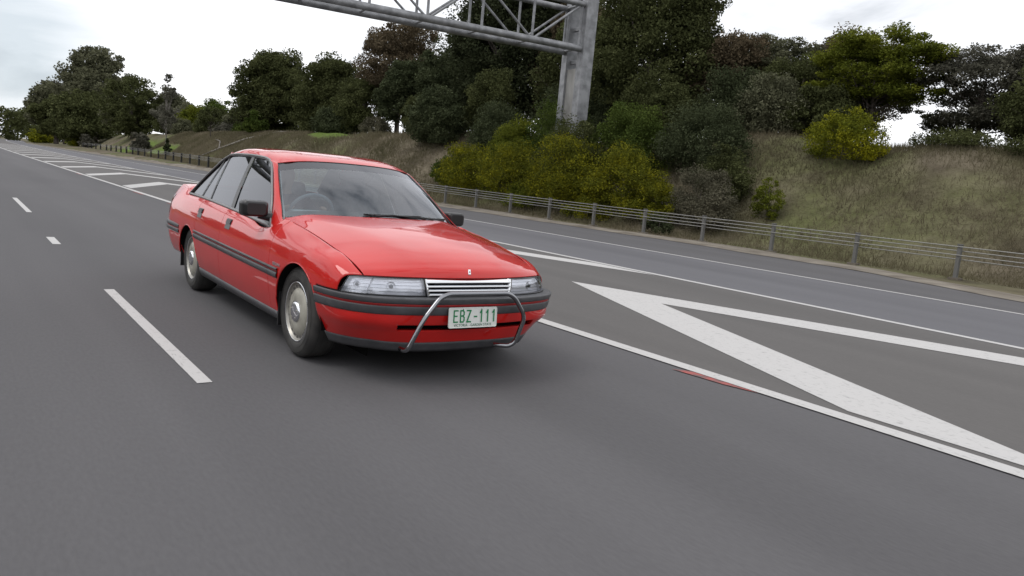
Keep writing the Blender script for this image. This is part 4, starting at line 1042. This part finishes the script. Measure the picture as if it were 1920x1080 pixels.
def tree(name, x, y, h, hw, kind, leaf, label, group=None, trunk=.18, low=.12, ncl=150, per=170, rc=None, shape='round', size=None, blobs=None, bark=None, cat='tree', lean=0.0, twigs=26, zoff=0.0):
    z = float(H(x, y))+zoff
    o = empty(name, (x, y, z)); tag(o, label, cat, group or ('trees along the bank' if cat == 'tree' else 'shrubs growing on the bank'))
    if blobs is None:
        cz = h*(1+low)/2; rz = h*(1-low)/2; blobs = [(0, 0, cz, hw*.82, hw*.82, rz*.9)]
        for _ in range(6):
            w = rng.uniform(0, 6.28); t = rng.uniform(-.6, .75)
            k = .62*math.sqrt(max(.1, 1-t*t)); blobs.append((math.cos(w)*hw*k, math.sin(w)*hw*k, cz+t*rz*.82, hw*rng.uniform(.28, .45), hw*rng.uniform(.28, .45), rz*rng.uniform(.2, .34)))
    else: blobs = [(a*hw, b*hw, c_*h, d*hw, e_*hw, f*h) for a, b, c_, d, e_, f in blobs]
    rc = rc or hw*.20; size = size or max(.10, hw*.045)
    cl, pts = crown_points(blobs, ncl, per, rc, shape)
    pts[:, 2] = np.maximum(pts[:, 2], .05)
    me = leaf_mesh('crown' if cat == 'tree' else 'foliage', pts, size, LM[leaf], flat=.55 if shape == 'layer' else .1)
    link(bpy.data.objects.new(me.name, me), o)
    mb = MB(); bark = bark or M_BARK; r0 = trunk
    top = Vector((lean*h*.6, 0, h*.72)); mid = Vector((lean*h*.1+hw*.04, -hw*.03, h*.35))
    tp = [Vector((0, 0, -.3)), Vector((0, 0, h*.12)), mid, (mid+top)/2+Vector((-hw*.03, .02, 0)), top]
    mb.tube(tp, [r0*1.25, r0, r0*.75, r0*.5, r0*.2], bark, n=9)
    for c in cl[rng.choice(len(cl), min(twigs, len(cl)), replace=False)]:
        c = Vector(c); s = min(max(c.z/h*.75, .12), .8); base = Vector((0, 0, 0)).lerp(mid, s/.5) if s < .5 else mid.lerp(top, (s-.5)/.5)
        m1 = base.lerp(c, .5)+Vector((0, 0, -.06*h*rng.random())); mb.tube([base, m1, c], [r0*.32, r0*.18, r0*.05], bark, n=5, cap=False)
    mb.build('trunk' if cat == 'tree' else 'stems', o)
    return o
G1_ = 'trees on top of the bank'
R_ = [(0, 0, .55, .9, .9, .42), (-.5, .1, .42, .5, .5, .3), (.55, 0, .45, .5, .5, .3), (.1, 0, .80, .5, .5, .2), (-.35, 0, .72, .42, .4, .2), (.4, 0, .7, .4, .4, .2)]
# far left group
tree('gum_tree', -245, 22, 17.5, 8.5, '', 'gum', 'farthest grey green gum tree at the left edge of the photo', ncl=170, per=120, rc=1.5, size=.75, trunk=.4, lean=.1)
tree('gum_tree', -262, 26, 20, 8.0, '', 'grey', 'pale gum tree cut by the left edge behind the far end of the road', ncl=150, per=110, rc=1.5, size=.8, trunk=.4)
tree('gum_tree', -203, 26, 22.5, 10.2, '', 'gum', 'tallest broad gum tree standing left of the white sapling at the left of the photo', ncl=330, per=190, rc=1.7, size=.55, trunk=.5, blobs=[(0, 0, .55, .8, .8, .38), (-.75, 0, .72, .34, .4, .12), (.15, 0, .84, .5, .5, .14), (.6, 0, .5, .5, .6, .3), (-.45, 0, .4, .5, .5, .32), (.85, 0, .38, .3, .4, .26)])
tree('dark_tree', -236, 21.5, 13.0, 7.2, '', 'dark', 'dark bushy tree between the two leftmost gum trees', ncl=150, per=150, rc=1.5, size=.6, trunk=.35, low=.02)
tree('dark_tree', -190, 22.0, 12.5, 8.0, '', 'dark', 'dark green low tree under the tallest gum tree', ncl=230, per=160, rc=1.4, size=.5, trunk=.35, low=.0)
tree('round_tree', -152, 25, 11.6, 5.6, '', 'dark', 'round domed tree right of the tallest gum and behind the sapling', ncl=220, per=180, rc=1.0, size=.36, trunk=.3, low=.02, blobs=[(0, 0, .5, .95, .95, .48), (-.5, 0, .35, .6, .6, .34), (.45, 0, .33, .6, .6, .33)])
tree('sapling', -113, 22.5, 10.2, 2.2, '', 'grey', 'thin white stemmed sapling with sparse leaves in front of the round tree', ncl=80, per=60, rc=.5, size=.26, trunk=.085, bark=M_BARKP, blobs=[(.1, 0, .92, .16, .2, .08), (.5, 0, .70, .5, .4, .1), (-.1, 0, .76, .25, .2, .08), (-.4, 0, .45, .4, .4, .12), (.4, 0, .35, .5, .4, .12)], twigs=34)
tree('bushy_tree', -152.9, 31, 8.5, 3.9, '', 'gum', 'low domed olive tree on the skyline right of the sapling', ncl=150, per=140, rc=.8, size=.34, trunk=.2, low=.0)
tree('small_tree', -94, 23.5, 3.9, 1.6, '', 'dark', 'small open tree standing alone on the grassy bank at the left', ncl=60, per=80, rc=.38, size=.17, trunk=.06, low=.28)
tree('bushy_tree', -144.3, 34, 7.0, 4.0, '', 'gum', 'grey olive tree on the skyline with bare twigs above it', ncl=120, per=120, rc=.8, size=.34, trunk=.2, low=.0)
tree('bushy_tree', -121, 32, 6.4, 3.1, '', 'green', 'light green tree on the skyline just left of the big dark pair', ncl=120, per=120, rc=.7, size=.28, trunk=.2, low=.0)
tree('bushy_tree', -134, 29, 4.6, 4.6, '', 'grey', 'grey shrubby tree below the skyline between sapling and dark pair', ncl=120, per=120, rc=.8, size=.30, trunk=.15, low=.0)
tree('bushy_tree', -128, 30.5, 5.4, 3.4, '', 'lime', 'pale yellow green low tree on the skyline right of the sapling', ncl=130, per=130, rc=.7, size=.26, trunk=.14, low=.0)
tree('bushy_tree', -101, 29.5, 4.6, 3.2, '', 'gum', 'small olive tree on the crest directly left of the big dark pair', ncl=130, per=130, rc=.6, size=.22, trunk=.14, low=.0)
tree('bushy_tree', -170, 27, 7, 5.0, '', 'gum', 'low olive tree behind the white sapling', ncl=130, per=120, rc=.9, size=.36, trunk=.2, low=.0)
tree('bushy_tree', -110, 29, 4.0, 3.4, '', 'dark', 'low dark tree in the dip left of the big dark pair', ncl=110, per=120, rc=.7, size=.26, trunk=.15, low=.0)
for k, (x, y, h, w) in enumerate(((-150, 36, 6.8, 2.2), (-139, 36, 8.4, 1.6))):
    tree('bare_tree', x, y, h, w, '', 'grey', ['bare twiggy tree top above the domed olive tree', 'bare twiggy tree top poking up nearest the big dark pair'][k], ncl=24, per=14, rc=.4, size=.2, trunk=.08, low=.6, twigs=24)
# dark pair
tree('pine_tree', -83.2, 27.5, 9.8, 5.3, '', 'dark', 'left and larger of the two big dark rounded trees behind the car roof', ncl=520, per=260, rc=.85, size=.24, trunk=.3, low=.0, blobs=[(0, 0, .5, .85, .85, .44), (-.3, 0, .76, .5, .5, .2), (.3, 0, .82, .45, .5, .15), (-.7, 0, .42, .32, .4, .26), (.7, 0, .5, .34, .4, .3), (0, 0, .2, .9, .8, .2)])
tree('pine_tree', -70.5, 29, 8.5, 4.6, '', 'dark', 'right and smaller of the two big dark rounded trees behind the car roof', ncl=420, per=240, rc=.78, size=.22, trunk=.25, low=.0, blobs=R_+[(0, 0, .2, .9, .8, .2)])
tree('wattle_tree', -57.7, 30, 10.7, 4.9, '', 'brown', 'tall brown tinged open tree between the dark pair and the gantry', ncl=380, per=210, rc=.72, size=.18, trunk=.22, low=.05, blobs=[(0, 0, .62, .8, .8, .3), (-.4, 0, .82, .4, .5, .12), (.35, 0, .84, .5, .5, .14), (-.5, 0, .45, .4, .4, .2), (.6, 0, .5, .4, .4, .2)])
tree('wattle_tree', -59, 27.5, 5.6, 3.6, '', 'dark', 'dark green lower tree under the brown tinged tree', ncl=280, per=170, rc=.55, size=.16, trunk=.15, low=.0)
tree('cypress_tree', -39.1, 28.3, 12.6, 5.2, '', 'vdark', 'very dark dense tree filling the space under the gantry beam', ncl=640, per=260, rc=.9, size=.19, trunk=.35, low=.0, blobs=[(0, 0, .5, .8, .8, .45), (-.3, 0, .75, .5, .5, .22), (.4, 0, .7, .5, .5, .25), (-.6, 0, .4, .35, .4, .3), (.6, 0, .4, .35, .4, .3), (0, 0, .9, .45, .5, .14)])
tree('cypress_tree', -46, 29, 8.6, 3.8, '', 'teal', 'dark blue green tree left of the darkest tree under the gantry', ncl=360, per=220, rc=.7, size=.18, trunk=.2, low=.0)
tree('cypress_tree', -33.5, 30.5, 12.4, 3.9, '', 'brown', 'brown green tall tree directly behind the gantry column', ncl=420, per=220, rc=.7, size=.16, trunk=.25, low=.0)
tree('cypress_tree', -30.5, 27.5, 7.6, 3.0, '', 'dark', 'dark tree left of the gantry column rising behind the hedge', ncl=340, per=220, rc=.55, size=.15, trunk=.2, low=.0)
tree('cypress_tree', -24.2, 27.2, 11.0, 4.4, '', 'dark', 'tall dark green tree right of the gantry column reaching out of the frame', ncl=640, per=260, rc=.68, size=.145, trunk=.3, low=.0, blobs=[(0, 0, .5, .8, .8, .46), (.3, 0, .72, .52, .5, .24), (-.5, 0, .5, .4, .4, .3), (.6, 0, .36, .32, .4, .26), (.1, 0, .92, .6, .5, .14)])
tree('cypress_tree', -20.4, 29.3, 6.6, 3.2, '', 'brown', 'brownish tree in the gap beside the tall dark green tree', ncl=320, per=210, rc=.5, size=.12, trunk=.16, low=.0)
tree('open_tree', -18.4, 30, 6.3, 3.2, '', 'gum', 'open grey olive tree on the bank crest at centre right', ncl=330, per=210, rc=.46, size=.11, trunk=.14, low=.02, shape='layer', blobs=[(0, 0, .5, .9, .8, .4), (-.4, 0, .82, .5, .5, .14), (.3, 0, .72, .55, .5, .15), (.7, 0, .5, .35, .4, .2)])
tree('open_tree', -15.8, 28.3, 4.2, 2.6, '', 'dark', 'low dark tree under the open grey olive tree', ncl=240, per=150, rc=.35, size=.10, trunk=.1, low=.0)
tree('umbrella_tree', -11.7, 27, 4.9, 2.8, '', 'lime', 'yellow green flat topped tree with layered foliage on the right skyline', ncl=330, per=230, rc=.44, size=.095, trunk=.10, shape='layer', twigs=40, blobs=[(0, 0, .86, .62, .6, .10), (-.45, 0, .74, .5, .5, .07), (.5, 0, .74, .55, .5, .07), (.05, 0, .60, .9, .7, .07), (-.6, 0, .50, .4, .4, .05), (.3, 0, .45, .6, .5, .06)])
tree('umbrella_tree', -13.2, 29, 4.4, 2.2, '', 'gum', 'small dark open tree left of the yellow green flat topped tree', ncl=200, per=140, rc=.32, size=.085, trunk=.07, shape='layer')
tree('grey_tree', -8.0, 28, 4.2, 2.5, '', 'grey', 'grey foliaged spreading tree near the right edge', ncl=300, per=210, rc=.40, size=.09, trunk=.09, shape='layer', twigs=40, blobs=[(0, 0, .66, .95, .8, .2), (-.3, 0, .86, .55, .6, .1), (.5, 0, .8, .5, .5, .12), (.2, 0, .35, .8, .6, .10)])
tree('grey_tree', -5.0, 26.5, 3.9, 2.0, '', 'dark', 'dark tree cut off by the right edge of the photo', ncl=190, per=180, rc=.34, size=.085, trunk=.09, low=.0)
tree('grey_tree', -5.9, 29.5, 3.4, 1.9, '', 'vdark', 'darkest low tree behind the grey tree at the right edge', ncl=120, per=150, rc=.34, size=.09, trunk=.08, low=.12)
# shrubs
def bush(x, y, h, hw, leaf, label, n=150, per=150, size=.09, rc=None, name='bush', blobs=None):
    return tree(name, x, y, h, hw, '', leaf, label, ncl=n, per=per, rc=rc or hw*.2, size=size, trunk=.04, cat='bush', twigs=12,
                blobs=blobs or [(0, 0, .42, .8, .7, .42), (-.5, .1, .36, .45, .5, .34), (.5, -.1, .34, .48, .5, .34), (0, 0, .8, .5, .5, .16)])
bush(-29.0, 19.2, 2.5, 2.3, 'gorse', 'leftmost yellow flowering shrub of the hedge, just right of the windscreen', 170, 150, .085)
bush(-25.0, 19.3, 2.8, 2.5, 'gorse', 'second yellow flowering shrub from the left in the hedge behind the barrier', 200, 160, .08)
bush(-20.7, 19.0, 3.2, 2.6, 'gorse', 'largest yellow flowering shrub in the hedge below the gantry column', 260, 170, .075)
bush(-17.0, 19.0, 2.9, 2.2, 'gorse', 'rightmost yellow flowering shrub of the hedge beside the pale grey shrub', 230, 170, .07)
bush(-14.9, 18.7, 1.6, 1.2, 'gorse', 'small yellow shrub squeezed between the hedge and the pale grey shrub', 110, 140, .065)
bush(-31.5, 19.6, 1.5, 1.3, 'green', 'small green shrub at the left end of the yellow hedge', 90, 130, .085)
bush(-23.0, 18.4, 1.1, 1.2, 'lime', 'low green shrub at the foot of the hedge just behind the barrier cables', 80, 120, .07)
bush(-18.2, 18.3, .9, 1.3, 'gorse', 'low yellow shrub spilling under the barrier cables', 80, 120, .06)
bush(-30.2, 21.8, 3.0, 2.4, 'teal', 'dark blue green shrub at the upper left of the hedge', 200, 150, .10)
bush(-24.4, 21.6, 3.5, 2.5, 'green', 'mid green shrub behind the yellow hedge left of the gantry column', 240, 160, .09)
bush(-19.3, 21.5, 3.2, 2.3, 'green', 'mid green shrub in front of the gantry column foot', 240, 160, .085)
bush(-15.4, 21.6, 2.9, 2.3, 'teal', 'dark green shrub at the upper right end of the hedge', 240, 160, .08)
bush(-21.3, 19.7, 3.6, 2.0, 'dark', 'dark green shrub hiding the foot of the gantry column', 240, 180, .085)
bush(-26.8, 20.6, 3.2, 1.8, 'lime', 'yellow green shrub rising behind the yellow hedge left of the column', 200, 160, .085)
bush(-13.2, 20.4, 2.2, 1.3, 'dark', 'dark green shrub tip between the hedge and the open slope', 130, 140, .075)
bush(-27.5, 24.6, 3.0, 3.0, 'teal', 'dark shrub band behind the hedge under the darkest tree', 200, 150, .11)
bush(-38, 22.5, 3.6, 2.7, 'teal', 'dark blue green shrub hanging down the slope behind the car windscreen', 240, 160, .13)
bush(-34.5, 24.2, 4.4, 2.2, 'dark', 'dark shrub between the slope and the darkest tree', 200, 150, .12)
bush(-47, 26.5, 3.4, 2.4, 'dark', 'dark shrub at the top of the slope beside the green grass patch', 160, 150, .14)
bush(-12.9, 18.8, 2.3, 1.5, 'palegrey', 'pale grey leafless looking shrub right of the yellow hedge', 170, 150, .06)
bush(-13.6, 17.6, .7, .7, 'teal', 'small dark shrub beside a barrier post right of the hedge', 50, 110, .06)
bush(-10.4, 23.2, 1.9, 1.7, 'wattle', 'bright yellow flowering shrub high on the right slope', 150, 150, .07)
bush(-10.9, 19.9, 1.6, .62, 'lime', 'small upright yellow green shrub alone on the slope', 80, 110, .055)
bush(-7.5, 25.0, .5, 1.6, 'dark', 'low dark scrub along the crest at the right', 90, 100, .07)
bush(-4.2, 24.6, .7, 1.8, 'dark', 'low dark scrub on the crest at the right edge', 90, 100, .07)
bush(-62, 26.0, 2.6, 3.0, 'teal', 'low dark shrub at the foot of the smaller dark tree', 150, 140, .17)
bush(-54, 26.2, 1.6, 1.8, 'palegrey', 'pale scrubby bush above the green grass patch', 90, 110, .14)
bush(-80, 24.6, 2.6, 1.8, 'green', 'bright green bush at the left foot of the big dark tree', 130, 130, .17)
bush(-190, 20.6, 4.0, 1.7, 'wattle', 'round bright yellow bush beside the far end of the barrier', 90, 110, .34)
bush(-182, 21.5, 3.0, 2.0, 'grey', 'grey bush just right of the round yellow bush', 80, 100, .32)
bush(-205, 21.8, 3.0, 3.0, 'lime', 'olive yellow scrub left of the round yellow bush', 90, 100, .36)
bush(-118, 20.2, 3.0, 2.0, 'grey', 'grey green bush on the bank below the sapling', 110, 110, .24)
bush(-97, 19.3, 2.4, .62, 'teal', 'small dark upright bush near the barrier posts', 60, 90, .17)
bush(-270, 21, 3.5, 6, 'wattle', 'yellow flowering scrub at the far end of the road on the left edge', 90, 90, .6)
for k, (x, y, h, w, lf) in enumerate(((-100, 26.5, 1.5, 2.2, 'grey'), (-108, 26.3, 2.2, 2.4, 'dark'), (-124, 27, 2.4, 3.0, 'gum'), (-136, 27, 2.6, 3.0, 'dark'), (-92, 27, 1.6, 2.0, 'green'))):
    bush(x, y, h, w, lf, ['low grey scrub on the crest above the lone small tree', 'low dark scrub on the crest right of the lone small tree', 'low olive scrub on the crest behind the sapling', 'low dark scrub on the crest left of the sapling', 'low green scrub on the crest next to the bright green bush'][k], 90, 110, .2)
for k, (x, y, h, w, lf) in enumerate(((-21.5, 24.8, 3.4, 2.2, 'dark'), (-17.6, 26.2, 3.6, 2.4, 'teal'), (-15.2, 25.6, 2.6, 2.0, 'gum'), (-13.2, 25.8, 2.2, 1.8, 'dark'), (-26, 26, 4.2, 2.4, 'teal'), (-19.6, 24.0, 2.8, 1.7, 'dark'))):
    bush(x, y, h, w, lf, ['dark understorey bush below the tall tree right of the gantry column', 'blue green understorey bush below the open grey olive tree', 'olive understorey bush on the crest left of the bright yellow shrub', 'dark understorey bush touching the bright yellow shrub', 'blue green understorey bush behind the gantry column', 'dark olive understorey bush above the dark shrubs at the upper right end of the hedge'][k], 220, 170, .1)
tree('open_tree', -15.4, 31, 6.0, 2.8, '', 'brown', 'brown green tree filling the skyline between the grey olive tree and the flat topped tree', ncl=300, per=210, rc=.46, size=.11, trunk=.12, low=.0)
tree('umbrella_tree', -9.6, 29.5, 2.9, 1.5, '', 'gum', 'small olive tree partly closing the sky gap under the flat topped tree', ncl=90, per=140, rc=.3, size=.085, trunk=.06, low=.3, shape='layer')
tree('grey_tree', -6.6, 31.5, 4.8, 3.0, '', 'gum', 'olive tree behind the grey spreading tree at the right', ncl=280, per=200, rc=.44, size=.10, trunk=.10, low=.08, shape='layer')
tree('bushy_tree', -50.5, 27.5, 6.5, 3.0, '', 'teal', 'dark bushy tree closing the gap left of the darkest tree', ncl=300, per=200, rc=.6, size=.17, trunk=.15, low=.0)
tree('bushy_tree', -160, 34, 8.5, 5.0, '', 'gum', 'olive tree on the skyline just right of the round domed tree', ncl=150, per=140, rc=.9, size=.36, trunk=.2, low=.0)
# trees beyond the end of the road and on the other side (seen mirrored in the car's windows)
def far_wood(name, spec, label_leaf, size):
    P = []
    for x, y, h, w in spec:
        cl, p = crown_points([(0, 0, h*.5, w, w, h*.5)], 60, 60, w*.3); p += np.array([x, y, -.3]); P.append(p)
    me = leaf_mesh(name, np.concatenate(P), size, LM[label_leaf]); o = link(bpy.data.objects.new(name, me)); o['kind'] = 'stuff'; tag(o, 'distant wood closing off the far side of the road', 'wood'); return o
sp_ = [(-330-rng.random()*60, y+rng.random()*5, 12+rng.random()*7, 8) for y in range(14, 60, 7)]
far_wood('distant_wood', sp_, 'dark', 1.1)
sp_ = [(x+rng.random()*6, -40-rng.random()*8, 8+rng.random()*7, 6) for x in range(-150, 60, 7)]
far_wood('roadside_wood', sp_, 'dark', .7)

# grass on the bank
n = 260000
u = rng.random(n); gxp = 8-125*u**1.5; dy = rng.random(n)**.8*13
gyp = yb(gxp)+.2+dy
kp = ~((((gxp+57)/6)**2+((gyp-24.4)/2)**2 < 1) | ((((gxp+108)/7)**2+((gyp-21)/1.6)**2) < 1))
gxp, gyp = gxp[kp], gyp[kp]; n = len(gxp); gz = H(gxp, gyp)
dist = np.hypot(gxp-4.9, gyp+2.7); hh = (.07+.20*rng.random(n)**2)*(1+dist/120)
a = rng.random(n)*6.283; wd = .004+dist*.00035
base = np.stack([gxp, gyp, gz], 1); dx = np.stack([np.cos(a), np.sin(a), 0*a], 1)*wd[:, None]
tip = base+np.stack([rng.normal(size=n)*.10, rng.normal(size=n)*.10, hh], 1)
V = np.stack([base-dx, base+dx, tip], 1).reshape(-1, 3).astype(np.float32)
me = bpy.data.meshes.new('grass'); me.vertices.add(3*n); me.vertices.foreach_set('co', V.ravel())
me.loops.add(3*n); me.loops.foreach_set('vertex_index', np.arange(3*n, dtype=np.int32)); me.polygons.add(n); me.polygons.foreach_set('loop_start', np.arange(0, 3*n, 3, dtype=np.int32))
at = me.attributes.new('rnd', 'FLOAT', 'FACE'); at.data.foreach_set('value', rng.random(n).astype(np.float32)); me.update()
me.materials.append(leafmat('dry_grass', (.115, .108, .060), (.165, .146, .092), (.225, .192, .135), ns=.30, trans=.5))
o = link(bpy.data.objects.new('grass', me)); o['kind'] = 'stuff'; tag(o, 'dry brown and green grass covering the bank', 'grass')
# fallen branch on the bank
mb = MB()
def onb(x, y, dz=.12): return (x, y, float(H(x, y))+dz)
mb.tube([onb(-84, 19.6), onb(-81, 21.0, .2), onb(-77, 22.6), onb(-72, 24.4, .2), onb(-66, 25.6)], [.05, .09, .12, .12, .09], M_BARKP, n=7)
mb.tube([onb(-81, 21.0, .2), onb(-85, 22.2, .3), onb(-90, 23.0)], [.08, .06, .03], M_BARKP, n=6)
o = mb.build('fallen_branch'); tag(o, 'long grey fallen branch lying on the grassy bank left of the car', 'branch')
